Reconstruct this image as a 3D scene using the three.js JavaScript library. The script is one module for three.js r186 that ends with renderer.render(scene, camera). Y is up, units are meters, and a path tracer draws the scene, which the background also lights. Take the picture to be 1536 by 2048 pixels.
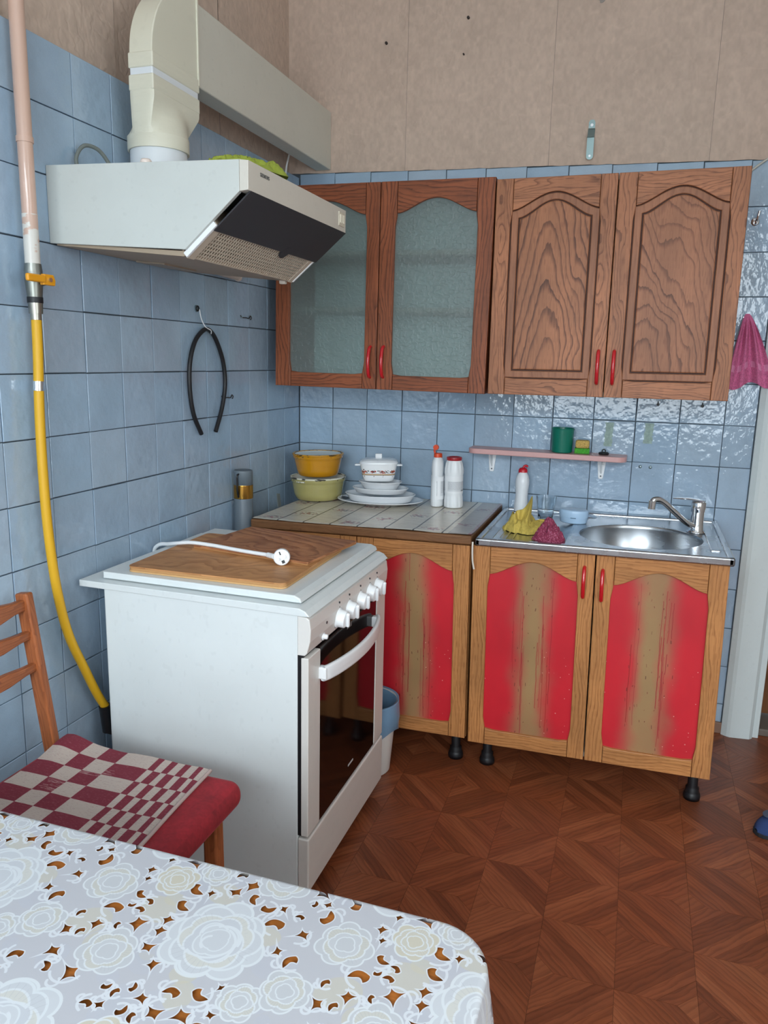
import * as THREE from 'three';
import { RoundedBoxGeometry } from 'three/addons/geometries/RoundedBoxGeometry.js';
import { mergeGeometries, toCreasedNormals } from 'three/addons/utils/BufferGeometryUtils.js';
import { RectAreaLightUniformsLib } from 'three/addons/lights/RectAreaLightUniformsLib.js';
import { FontLoader } from 'three/addons/loaders/FontLoader.js';
import { TextGeometry } from 'three/addons/geometries/TextGeometry.js';

/* ------------------------------------------------ camera, sky, light, exposure */
const scene = new THREE.Scene();
const camera = new THREE.PerspectiveCamera(2 * Math.atan(1024 / 1529.2) * 180 / Math.PI, 0.75, 0.05, 60);
camera.position.set(1.3698, 1.3873, 3.0152);
camera.rotation.set(-0.1974, 0.3139, 0.0229, 'YXZ');
const renderer = new THREE.WebGLRenderer({ antialias: true });
renderer.toneMapping = THREE.LinearToneMapping;
renderer.toneMappingExposure = 1.08;
renderer.shadowMap.enabled = true;
scene.background = new THREE.Color(0.98, 1.1, 1.2);                // even overcast sky outside the window
RectAreaLightUniformsLib.init();
const WIN = { x0: 0.3, x1: 2.25, y0: 0.85, y1: 2.5, z: 4.5 };      // window opening in the wall behind the camera
const daylight = new THREE.RectAreaLight(new THREE.Color(0.86, 0.96, 1.03), 7.2, WIN.x1 - WIN.x0, WIN.y1 - WIN.y0);
daylight.position.set((WIN.x0 + WIN.x1) / 2, (WIN.y0 + WIN.y1) / 2, WIN.z + 0.27);   // horizon haze filling the window, shining along -z
scene.add(daylight);
const skylight = new THREE.RectAreaLight(new THREE.Color(0.86, 0.96, 1.03), 14, 9, 4.5);   // the brighter overcast sky above the houses opposite
skylight.position.set(1.8, 5.2, 8.8); skylight.lookAt(1.0, 0.9, 1.0);
scene.add(skylight);
const WIN2 = { z0: 2.25, z1: 3.75, y0: 0.85, y1: 2.5, x: 2.75 };   // second window, in the right wall beside the camera
const sidelight = new THREE.RectAreaLight(new THREE.Color(0.9, 0.965, 1.0), 3.3, WIN2.z1 - WIN2.z0, WIN2.y1 - WIN2.y0);
sidelight.position.set(WIN2.x + 0.27, (WIN2.y0 + WIN2.y1) / 2, (WIN2.z0 + WIN2.z1) / 2); sidelight.rotation.y = Math.PI / 2; scene.add(sidelight);

/* ------------------------------------------------ helpers */
let seed = 7;
const rnd = () => { seed = (seed * 1664525 + 1013904223) >>> 0; return seed / 4294967296; };
const rr = (a, b) => a + (b - a) * rnd();
const hash = (x, y, s) => { let n = Math.imul(x, 374761393) ^ Math.imul(y, 668265263) ^ Math.imul(s, 2147483647 - 77); n = Math.imul(n ^ (n >>> 13), 1274126177); return ((n ^ (n >>> 16)) >>> 0) / 4294967296; };
const vnoise = (x, y, px, py, s) => {
  const xi = Math.floor(x), yi = Math.floor(y), fx = x - xi, fy = y - yi, u = fx * fx * (3 - 2 * fx), v = fy * fy * (3 - 2 * fy);
  const m = (a, p) => ((a % p) + p) % p, x0 = m(xi, px), x1 = m(xi + 1, px), y0 = m(yi, py), y1 = m(yi + 1, py);
  const a = hash(x0, y0, s), b = hash(x1, y0, s), c = hash(x0, y1, s), d = hash(x1, y1, s);
  return a + (b - a) * u + (c - a) * v + (a - b - c + d) * u * v;
};
const fbm = (u, v, fx, fy, oct, s) => { let t = 0, a = 0.5, n = 0; for (let o = 0; o < oct; o++) { t += a * vnoise(u * fx, v * fy, fx, fy, s + o * 17); n += a; a *= 0.5; fx *= 2; fy *= 2; } return t / n; };
const sm = (a, b, x) => { const t = Math.min(1, Math.max(0, (x - a) / (b - a))); return t * t * (3 - 2 * t); };
const mix = (a, b, t) => a + (b - a) * t;
const mix3 = (a, b, t) => [mix(a[0], b[0], t), mix(a[1], b[1], t), mix(a[2], b[2], t)];
function dataTex(w, h, fn, srgb = true) {
  const d = new Uint8Array(w * h * 4);
  for (let y = 0; y < h; y++) for (let x = 0; x < w; x++) {
    const c = fn(x / w, y / h, x, y), i = (y * w + x) * 4;
    if (typeof c === 'number') { d[i] = d[i + 1] = d[i + 2] = Math.max(0, Math.min(255, c * 255)); } else { for (let k = 0; k < 3; k++) d[i + k] = Math.max(0, Math.min(255, c[k])); }
    d[i + 3] = 255;
  }
  const t = new THREE.DataTexture(d, w, h);
  t.wrapS = t.wrapT = THREE.RepeatWrapping; t.magFilter = THREE.LinearFilter; t.minFilter = THREE.LinearMipmapLinearFilter; t.generateMipmaps = true;
  if (srgb) t.colorSpace = THREE.SRGBColorSpace; t.needsUpdate = true; return t;
}
function canvasTex(w, h, draw, srgb = true) {
  const c = document.createElement('canvas'); c.width = w; c.height = h; draw(c.getContext('2d'), w, h);
  const t = new THREE.CanvasTexture(c); t.wrapS = t.wrapT = THREE.RepeatWrapping; t.magFilter = THREE.LinearFilter;
  if (srgb) t.colorSpace = THREE.SRGBColorSpace; return t;
}
const mat = (color, roughness = 0.6, o = {}) => new THREE.MeshPhysicalMaterial({ color, roughness, side: THREE.DoubleSide, ...o });

const taken = {};
const numbered = (n) => { const k = taken[n] = (taken[n] ?? -1) + 1; return k ? n + '_' + String(k).padStart(3, '0') : n; };
function thing(name, label, category, p = [0, 0, 0], turn = 0, group) {
  const o = new THREE.Group(); o.name = numbered(name); o.position.set(...p); o.rotation.y = turn; o.userData = { label, category };
  if (group) o.userData.group = group; scene.add(o); return o;
}
function part(name, g, m, parent, label) {
  const o = new THREE.Mesh(Array.isArray(g) ? merge(g) : g, m); o.name = name; o.castShadow = o.receiveShadow = true; if (label) o.userData.label = label; parent.add(o); return o;
}
function single(name, g, m, label, category, group) {
  const o = part(numbered(name), g, m, scene); o.userData = { label, category }; if (group) o.userData.group = group; return o;
}
function struct(name, g, m, label) { const o = part(name, g, m, scene); o.userData = { kind: 'structure', label, category: name.split('_')[0] }; return o; }
function sub(name, parent, p = [0, 0, 0]) { const o = new THREE.Group(); o.name = name; o.position.set(...p); parent.add(o); return o; }
function merge(list) {
  const l = list.map((g) => { const n = g.index ? g.toNonIndexed() : g.clone(); for (const k of Object.keys(n.attributes)) if (!['position', 'normal', 'uv'].includes(k)) n.deleteAttribute(k); if (!n.attributes.uv) n.setAttribute('uv', new THREE.BufferAttribute(new Float32Array(n.attributes.position.count * 2), 2)); return n; });
  return mergeGeometries(l, false);
}
// box given by its extents, edges rounded
function ext(x0, x1, y0, y1, z0, z1, r = 0.002, seg = 1) {
  const w = x1 - x0, h = y1 - y0, d = z1 - z0, q = Math.min(r, w / 2.2, h / 2.2, d / 2.2);
  const g = q > 0 ? new RoundedBoxGeometry(w, h, d, seg, q) : new THREE.BoxGeometry(w, h, d);
  return g.translate((x0 + x1) / 2, (y0 + y1) / 2, (z0 + z1) / 2);
}
// uv in metres over texture size, grain (v) along the named axis
function uvm(g, su, sv, grain = 'y', ou = 0, ov = 0) {
  const n = g.index ? g.toNonIndexed() : g, P = n.attributes.position, uv = new Float32Array(P.count * 2), gi = 'xyz'.indexOf(grain);
  const a = new THREE.Vector3(), b = new THREE.Vector3(), c = new THREE.Vector3();
  for (let i = 0; i < P.count; i += 3) {
    a.fromBufferAttribute(P, i); b.fromBufferAttribute(P, i + 1); c.fromBufferAttribute(P, i + 2);
    const nn = b.clone().sub(a).cross(c.clone().sub(a)), ab = [Math.abs(nn.x), Math.abs(nn.y), Math.abs(nn.z)], ax = ab.indexOf(Math.max(...ab));
    const t = [0, 1, 2].filter((k) => k !== ax); let vi = t.includes(gi) ? gi : t[1], ui = t.find((k) => k !== vi);
    for (let k = 0; k < 3; k++) { uv[(i + k) * 2] = P.getComponent(i + k, ui) / su + ou; uv[(i + k) * 2 + 1] = P.getComponent(i + k, vi) / sv + ov; }
  }
  n.setAttribute('uv', new THREE.BufferAttribute(uv, 2)); return n;
}
const lathe = (pts, seg = 48) => new THREE.LatheGeometry(pts.map((p) => new THREE.Vector2(p[0], p[1])), seg);
const V3 = (p) => new THREE.Vector3(...p);
const tube = (pts, r, seg = 64, rad = 10, closed = false) => new THREE.TubeGeometry(new THREE.CatmullRomCurve3(pts.map(V3), closed, 'centripetal'), seg, r, rad, closed);
function rod(a, b, r, r2 = r, seg = 16) {
  const A = V3(a), B = V3(b), d = B.clone().sub(A), g = new THREE.CylinderGeometry(r2, r, d.length(), seg);
  g.applyQuaternion(new THREE.Quaternion().setFromUnitVectors(new THREE.Vector3(0, 1, 0), d.normalize())); return g.translate((A.x + B.x) / 2, (A.y + B.y) / 2, (A.z + B.z) / 2);
}
function prism(pts, depth, bevel = 0, bt = bevel) {   // polygon in xy, extruded along +z from 0 to depth
  const s = new THREE.Shape(pts.map((p) => new THREE.Vector2(p[0], p[1])));
  return new THREE.ExtrudeGeometry(s, bevel ? { depth: depth - 2 * bt, bevelEnabled: true, bevelSize: bevel, bevelThickness: bt, bevelOffset: -bevel, bevelSegments: 2 } : { depth, bevelEnabled: false }).translate(0, 0, bevel ? bt : 0);
}
function grid(nu, nv, fn) {    // fn(u, v) -> [x, y, z]; uv = u, v
  const P = [], U = [], I = [];
  for (let j = 0; j <= nv; j++) for (let i = 0; i <= nu; i++) { P.push(...fn(i / nu, j / nv)); U.push(i / nu, j / nv); }
  for (let j = 0; j < nv; j++) for (let i = 0; i < nu; i++) { const a = j * (nu + 1) + i, b = a + 1, c = a + nu + 1, d = c + 1; I.push(a, b, d, a, d, c); }
  const g = new THREE.BufferGeometry(); g.setAttribute('position', new THREE.Float32BufferAttribute(P, 3)); g.setAttribute('uv', new THREE.Float32BufferAttribute(U, 2)); g.setIndex(I); g.computeVertexNormals(); return g;
}

/* ------------------------------------------------ textures and materials */
// wood: cathedral or straight figure, wm x hm metres, grain along v
function woodTex(W, H, wm, hm, base, dark, o) {
  const { s = 1, freq = 60, cath = 0, line = 0.55, pore = 0.5, taper = 0.25, d0 = 0.05, tone = 0.12, wob = 0.02, cx = 0.5 } = o;
  return dataTex(W, H, (u, v) => {
    const w1 = fbm(u, v, 3, 3, 3, s), w2 = fbm(u, v, 14, 5, 2, s + 50), x = (u - cx) * wm + (w1 - 0.5) * wob * 2 + (w2 - 0.5) * wob * 0.35, y = v * hm;
    let r = cath ? Math.sqrt(x * x + d0 * d0) + taper * y + (w1 - 0.5) * wob * 1.4 : x + (w1 - 0.5) * wob * 3;
    const jag = (vnoise(u * 90, v * 30, 90, 30, s + 9) - 0.5) * 0.14;
    const f = r * freq + jag, k = f - Math.floor(f), ringTone = hash(Math.floor(f), 3, s);
    const late = sm(1 - line, 1, k) * (1 - sm(0.97, 1, k)) * (0.45 + 0.55 * ringTone);
    const p = sm(0.62, 0.8, vnoise(u * 260 * wm / 0.4, v * 26 * hm / 0.6, Math.round(260 * wm / 0.4), Math.round(26 * hm / 0.6), s + 31)) * pore;
    const t = Math.min(1, late * o.amt + p * 0.35), n = 1 + (fbm(u, v, 5, 4, 3, s + 80) - 0.5) * tone * 2 + (vnoise(u * 300, v * 12, 300, 12, s + 5) - 0.5) * tone * 0.6;
    return mix3(base, dark, t).map((q) => q * n);
  });
}
const UPB = [172, 114, 80], UPD = [74, 42, 29];
const tUpA = woodTex(1024, 1024, 0.4, 0.7, UPB, UPD, { s: 11, cath: 1, freq: 52, amt: 0.85, line: 0.42, taper: 0.17, d0: 0.05, wob: 0.035, cx: 0.48 });
const tUpB = woodTex(1024, 1024, 0.4, 0.7, [163, 109, 79], UPD, { s: 23, cath: 1, freq: 48, amt: 0.8, line: 0.35, taper: 0.3, d0: 0.09, wob: 0.05, cx: 0.2 });
const tUpS = woodTex(512, 1024, 0.2, 0.7, UPB, UPD, { s: 37, freq: 85, amt: 0.62, line: 0.4, wob: 0.022 });
const tUpR = woodTex(512, 1024, 0.2, 0.7, [142, 80, 50], [58, 29, 18], { s: 41, freq: 75, amt: 0.55, line: 0.5, wob: 0.014 });
const tLow = woodTex(512, 1024, 0.2, 0.7, [180, 124, 74], [112, 64, 32], { s: 53, freq: 95, amt: 0.5, line: 0.5, wob: 0.01, pore: 0.7 });
const tLowDk = woodTex(512, 512, 0.2, 0.35, [122, 84, 54], [74, 46, 28], { s: 59, freq: 90, amt: 0.4, line: 0.5, wob: 0.01 });
const tPly = woodTex(512, 512, 0.45, 0.45, [196, 142, 92], [128, 76, 40], { s: 61, cath: 1, freq: 26, amt: 0.42, line: 0.7, taper: 0.25, d0: 0.05, wob: 0.07 });
const tPly2 = woodTex(512, 512, 0.4, 0.3, [178, 122, 84], [104, 56, 34], { s: 67, cath: 1, freq: 34, amt: 0.6, line: 0.7, taper: 0.3, d0: 0.03, wob: 0.08 });
const tFloor = woodTex(512, 512, 0.2, 0.4, [214, 205, 200], [150, 134, 124], { s: 71, freq: 70, amt: 0.55, line: 0.7, wob: 0.008, pore: 0.3, tone: 0.1 });
const tChair = woodTex(256, 512, 0.1, 0.4, [158, 92, 54], [98, 50, 28], { s: 73, freq: 110, amt: 0.4, line: 0.6, wob: 0.01 });
const wood = (map, rough = 0.5, o = {}) => mat(0xffffff, rough, { map, clearcoat: 0.1, clearcoatRoughness: 0.35, specularIntensity: 0.6, ...o });
const mUpA = wood(tUpA), mUpB = wood(tUpB), mUpS = wood(tUpS), mUpR = wood(tUpR), mLow = wood(tLow), mLowDk = wood(tLowDk, 0.5), mChair = wood(tChair, 0.4);
const mGroove = mat(0x4a2413, 0.6), mGrooveLow = mat(0x5a3016, 0.6), mCarcass = mat(0xb9b3a6, 0.7), mCarcassIn = mat(0xe6ebe9, 0.7), mShelf = mat(0x8b7d70, 0.7);

const tGlaze = dataTex(1024, 1024, (u, v) => 0.5 + (fbm(u, v, 26, 26, 3, 101) - 0.5) * 0.9 + (fbm(u, v, 7, 7, 2, 131) - 0.5) * 0.6, false);
const tGlazeTone = dataTex(512, 512, (u, v) => { const n = 0.93 + 0.09 * fbm(u, v, 6, 6, 4, 141) + 0.03 * (hash(Math.floor(u * 512), Math.floor(v * 512), 4) - 0.5); return [255 * n, 255 * n, 255 * n]; });
const TILE = [[161, 183, 204], [157, 181, 203], [165, 186, 205], [159, 180, 199], [161, 186, 208]];
const mTile = TILE.map((c) => mat(new THREE.Color(...c.map((q) => q / 255)).convertSRGBToLinear(), 0.1, { map: tGlazeTone, bumpMap: tGlaze, bumpScale: 0.0014, ior: 1.58 }));
const mGrout = mat(0x59636b, 0.9);
const tPaper = dataTex(1024, 1024, (u, v) => {
  const a = fbm(u, v, 5, 5, 4, 151), b = fbm(u, v, 90, 60, 2, 161), vein = 1 - Math.abs(fbm(u, v, 9, 9, 3, 171) - 0.5) * 2, n = 0.95 + 0.07 * a + 0.1 * (b - 0.5) + 0.02 * sm(0.93, 1, vein);
  return [198 * n, 176 * n, 160 * n];
});
const tPaperB = dataTex(1024, 1024, (u, v) => { const vein = 1 - Math.abs(fbm(u, v, 10, 10, 4, 171) - 0.5) * 2, v2 = 1 - Math.abs(fbm(u + 0.3, v, 4, 4, 3, 181) - 0.5) * 2; const v3 = 1 - Math.abs(fbm(u, v + 0.4, 34, 30, 3, 195) - 0.5) * 2; return 0.35 + 0.12 * sm(0.8, 1, vein) + 0.12 * sm(0.85, 1, v2) + 0.3 * sm(0.7, 1, v3) + 0.2 * fbm(u, v, 60, 60, 2, 191); }, false);
const mPaper = mat(0xffffff, 0.85, { map: tPaper, bumpMap: tPaperB, bumpScale: 0.0022 });
const mPlaster = mat(0xd9d4cb, 0.9), mCeil = mat(0xf0efec, 0.9), mRightWall = mat(0xe6dfd4, 0.9);
const tFilm = dataTex(512, 512, (u, v) => { const n = 0.975 + 0.025 * fbm(u, v, 5, 5, 4, 201) - 0.018 * sm(0.72, 0.85, fbm(u, v, 40, 40, 2, 203)); return [255 * n, 255 * n, 252 * n]; });
const mWhite = mat(0xdce2e5, 0.32, { map: tFilm }), mHood = mat(0xc9cdcb, 0.38, { map: tFilm }), mFascia = mat(0xd2cdc4, 0.4, { map: tFilm });
const mDuct = mat(0xdcd9c9, 0.42, { map: tFilm }), mDuctNew = mat(0xdde2e6, 0.4), mDuctFlat = mat(0xcfccc2, 0.45, { map: tFilm });
const mChrome = mat(0xdfe2e6, 0.12, { metalness: 1 }), mZinc = mat(0x9fb0b4, 0.35, { metalness: 0.9 }), mBlack = mat(0x121317, 0.45), mRubber = mat(0x15161a, 0.5);
const tBrush = dataTex(256, 256, (u, v) => 0.72 + 0.3 * (fbm(u, v, 5, 5, 3, 213) - 0.5) + 0.06 * (vnoise(u * 6, v * 60, 6, 60, 211) - 0.5), false);
const mSteel = mat(0xb4b8bd, 0.36, { metalness: 1, roughnessMap: tBrush });
const mBowl = mat(0xaeb2b6, 0.42, { metalness: 1, roughnessMap: tBrush });
const mRed = mat(0xc1121f, 0.25, { clearcoat: 0.6, clearcoatRoughness: 0.15 }), mWhitePl = mat(0xeceff1, 0.35), mPaint = mat(0xcfd8db, 0.4, { map: tFilm });

/* ------------------------------------------------ the room: walls, floor, ceiling, window, doorway */
const RX = 2.75, H = 2.95, ZF = WIN.z, LX = -0.045;
const T = 0.152, R1 = 1.18;
function bevelTile(w, h, t, b, ou, ov) {        // front face +z at t, bevelled rim
  const x = w / 2, y = h / 2, P = [], U = [];
  const q = (...v) => { for (const i of [0, 1, 2, 0, 2, 3]) { P.push(...v[i]); U.push((v[i][0] + ou) / 0.55, (v[i][1] + ov) / 0.55); } };
  const o = [[-x, -y], [x, -y], [x, y], [-x, y]], n = [[-x + b, -y + b], [x - b, -y + b], [x - b, y - b], [-x + b, y - b]];
  q(...n.map((p) => [...p, t]));
  for (let i = 0; i < 4; i++) { const j = (i + 1) % 4; q([...o[i], t - b * 0.7], [...o[j], t - b * 0.7], [...n[j], t], [...n[i], t]); q([...o[i], 0], [...o[j], 0], [...o[j], t - b * 0.7], [...o[i], t - b * 0.7]); }
  const g = new THREE.BufferGeometry(); g.setAttribute('position', new THREE.Float32BufferAttribute(P, 3)); g.setAttribute('uv', new THREE.Float32BufferAttribute(U, 2)); g.computeVertexNormals(); return g;
}
const tileGeo = [...Array(8)].map((_, i) => bevelTile(0.1492, 0.1492, 0.009, 0.0013, i * 0.37, i * 0.23));
const wallBack = struct('wall_back', [ext(LX, 1.9, 0, R1 + 6 * T, -0.2, -0.009, 0), ext(LX, 1.9, R1 + 6 * T, H, -0.2, -0.004, 0), ext(2.62, RX, 0, H, -0.2, -0.004, 0), ext(1.9, 2.62, 2.04, H, -0.2, -0.004, 0)], mGrout, 'back wall with blue square tiles below beige crinkled wallpaper');
const wallLeft = struct('wall_left', [ext(-0.2, -0.009, 0, R1 + 5.95 * T * 1.013, -0.2, ZF + 0.2, 0), ext(-0.2, LX - 0.004, R1 + 5.95 * T * 1.013, H, -0.2, ZF + 0.2, 0)], mGrout, 'left wall with blue square tiles below brown wallpaper');
for (let c = 0; c < 12; c++) for (let r = -8; r < 6; r++) {
  const x0 = 0.0015 + c * T, x1 = Math.min(x0 + T, 1.778), w = x1 - x0; if (w < 0.03) continue;
  const xm = (x0 + x1) / 2, sc = r >= 0 ? 1.0215 - 0.0235 * xm : 1, y0 = R1 + r * T * sc; if (r === -8 && false) continue;
  const o = part('tile', tileGeo[(c * 5 + r * 3 + 40) % 8], mTile[Math.floor(rnd() * 5)], wallBack);
  let yb = y0, yt = y0 + T * sc; if (yb < 0.002) yb = 0.002;
  o.position.set(xm + rr(-0.0006, 0.0006), (yb + yt) / 2 + rr(-0.0007, 0.0007), -0.009 + rr(-0.0005, 0.0005));
  o.scale.set((w - 0.0028) / 0.1492, (yt - yb - 0.0028) / 0.1492, 1); o.rotation.set(rr(-0.004, 0.004), rr(-0.004, 0.004), rr(-0.003, 0.003));
}
const TL = T * 0.9732, TV = T * 1.013;
for (let c = 0; c < 18; c++) for (let r = -8; r < 6; r++) {
  const z0 = 0.0015 + c * TL, y0 = Math.max(0.002, R1 + r * TV), y1 = R1 + (r + 1) * TV - (r === 5 ? 0.05 * TV : 0);
  const o = part('tile', tileGeo[(c * 3 + r * 5 + 48) % 8], mTile[Math.floor(rnd() * 5)], wallLeft);
  o.rotation.set(0, Math.PI / 2, 0); o.position.set(-0.009 + rr(-0.0005, 0.0005), (y0 + y1) / 2 + rr(-0.0008, 0.0008), z0 + TL / 2 + rr(-0.0008, 0.0008));
  o.scale.set((TL - 0.0026) / 0.1492, (y1 - y0 - 0.0028) / 0.1492, 1); o.rotation.z = rr(-0.004, 0.004); o.rotation.y += rr(-0.004, 0.004);
}
// wallpaper strips, butted with slightly lifted seams
function paperStrip(parent, m, a, b, yb0, yb1, flip, off) {     // a..b along the wall, bottom edge from yb0 to yb1
  const n = 40, k = 60, g = grid(n, k, (u, v) => {
    const s = mix(a, b, u), y = mix(mix(yb0, yb1, u) + 0.003 * (vnoise(s * 30, 0, 999, 9, 5) - 0.5), H, v);
    const lift = 0.0016 + 0.0028 * fbm(((s + off) % 2 + 2) % 2 / 2, y / 3, 6, 9, 3, 19) + (u < 0.02 || u > 0.98 ? 0.0012 : 0);
    return flip ? [LX - 0.002 + lift, y, s] : [s, y, 0.0005 + lift];
  });
  const P = g.attributes.position, uv = g.attributes.uv; for (let i = 0; i < P.count; i++) uv.setXY(i, (flip ? P.getZ(i) : P.getX(i)) / 1.1 + off, P.getY(i) / 1.1 + off);
  return part('wallpaper_strip', g, m, parent);
}
const yPap = (x) => 2.111 - 0.0215 * x;
const seams = [LX, 0.445, 0.99, 1.535, 1.9];
for (let i = 0; i < 4; i++) paperStrip(wallBack, mPaper, seams[i] + (i ? 0.0008 : 0), seams[i + 1], yPap(seams[i]), yPap(seams[i + 1]), false, i * 0.31);
paperStrip(wallBack, mPaper, 1.9, RX, 2.12, 2.12, false, 0.77);
for (let i = 0; i < 6; i++) paperStrip(wallLeft, mPaper, i * 0.55 + 0.0008 + (i ? 0 : -0.003), (i + 1) * 0.55, 2.096, 2.096, true, i * 0.41);
struct('wall_right', [ext(RX, RX + 0.2, 0, H, -0.2, WIN2.z0, 0), ext(RX, RX + 0.2, 0, H, WIN2.z1, ZF + 0.2, 0), ext(RX, RX + 0.2, 0, WIN2.y0, WIN2.z0, WIN2.z1, 0), ext(RX, RX + 0.2, WIN2.y1, H, WIN2.z0, WIN2.z1, 0)], mRightWall, 'plain beige wall on the right of the room');
struct('ceiling', ext(-0.2, RX + 0.2, H, H + 0.2, -0.2, ZF + 0.2, 0), mCeil, 'white painted ceiling');
struct('wall_front', [ext(-0.2, WIN.x0, 0, H, ZF, ZF + 0.2, 0), ext(WIN.x1, RX + 0.2, 0, H, ZF, ZF + 0.2, 0), ext(WIN.x0, WIN.x1, 0, WIN.y0, ZF, ZF + 0.2, 0), ext(WIN.x0, WIN.x1, WIN.y1, H, ZF, ZF + 0.2, 0)], mRightWall, 'beige window wall opposite the sink');
function makeWindow(name, label, w, h, n) {      // built in its own plane, origin at the lower left corner of the opening, room on the -z side
  const f = 0.055, bars = [ext(0, w, 0, f, 0, 0.06), ext(0, w, h - f, h, 0, 0.06), ext(0, f, 0, h, 0, 0.06), ext(w - f, w, 0, h, 0, 0.06)];
  for (let k = 1; k < n; k++) bars.push(ext(w * k / n - 0.04, w * k / n + 0.04, 0, h, 0, 0.06));
  const o = struct(name, bars, mPaint, label), mG = mat(0xffffff, 0.02, { transmission: 1, thickness: 0, ior: 1.5 });
  for (let k = 0; k < n; k++) part('pane', ext(w * k / n + 0.03, w * (k + 1) / n - 0.03, 0.03, h - 0.03, 0.028, 0.032, 0), mG, o);
  part('window_sill', ext(-0.05, w + 0.05, -0.035, -0.001, -0.25, 0, 0.006), mPaint, o); return o;
}
makeWindow('window_1', 'white three-part window frame in the wall opposite the sink', WIN.x1 - WIN.x0, WIN.y1 - WIN.y0, 3).position.set(WIN.x0, WIN.y0, ZF + 0.09);
{ const w = makeWindow('window_2', 'white two-part window frame in the right wall', WIN2.z1 - WIN2.z0, WIN2.y1 - WIN2.y0, 2); w.rotation.y = Math.PI / 2; w.position.set(RX + 0.09, WIN2.y0, WIN2.z1); }
{ // doorway at the right end of the back wall
  const t1 = struct('trim_1', uvm(prism([[0, 0], [0.112, 0], [0.112, 0.01], [0.1, 0.022], [0.03, 0.03], [0.018, 0.026], [0.0, 0.014]], 2.14, 0).rotateX(-Math.PI / 2).applyMatrix4(new THREE.Matrix4().makeScale(0.985, 1, -1)).translate(1.7792, 0, 0.002), 0.5, 0.5), mPaint, 'white painted door casing with worn lower edge');
  t1.geometry.computeVertexNormals();
  const jamb = struct('trim_2', [ext(1.89, 1.912, 0, 2.07, -0.2, 0.004, 0.003), ext(2.6, 2.64, 0, 2.07, -0.2, 0.004, 0.003), ext(1.893, 2.64, 2.035, 2.07, -0.2, 0.004, 0.003), ext(1.893, 2.72, 2.05, 2.14, 0.0, 0.024, 0.004), ext(2.615, 2.72, 0, 2.14, 0.0, 0.024, 0.004)], mPaint, 'white painted door jambs and head of the doorway');
  jamb.userData.label = 'white painted door jambs and head casing of the doorway';
  const tDoor = woodTex(512, 1024, 0.7, 2.0, [122, 78, 46], [70, 40, 22], { s: 83, cath: 1, freq: 30, amt: 0.5, line: 0.6, taper: 0.05, d0: 0.08, wob: 0.05 });
  const mD = wood(tDoor, 0.4);
  const d = struct('door_1', uvm(ext(1.914, 2.598, 0.04, 2.033, -0.19, -0.15, 0.003), 0.7, 2.0), mD, 'brown wooden door leaf set back in the doorway');
  for (const [a, b] of [[0.2, 0.9], [1.05, 1.9]]) part('door_panel', uvm(prism([[2.03, a], [2.5, a], [2.5, b], [2.03, b]], 0.014, 0.012, 0.006).translate(0, 0, -0.154), 0.7, 2), mD, d);
  part('threshold', ext(1.914, 2.6, 0, 0.03, -0.2, -0.02, 0.006), mat(0x6a5f56, 0.6), d);
  struct('baseboard_back', ext(1.69, 1.783, 0, 0.045, 0.001, 0.014, 0.004), mat(0x8a6a58, 0.6), 'short scuffed baseboard beside the door casing');
}
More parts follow.
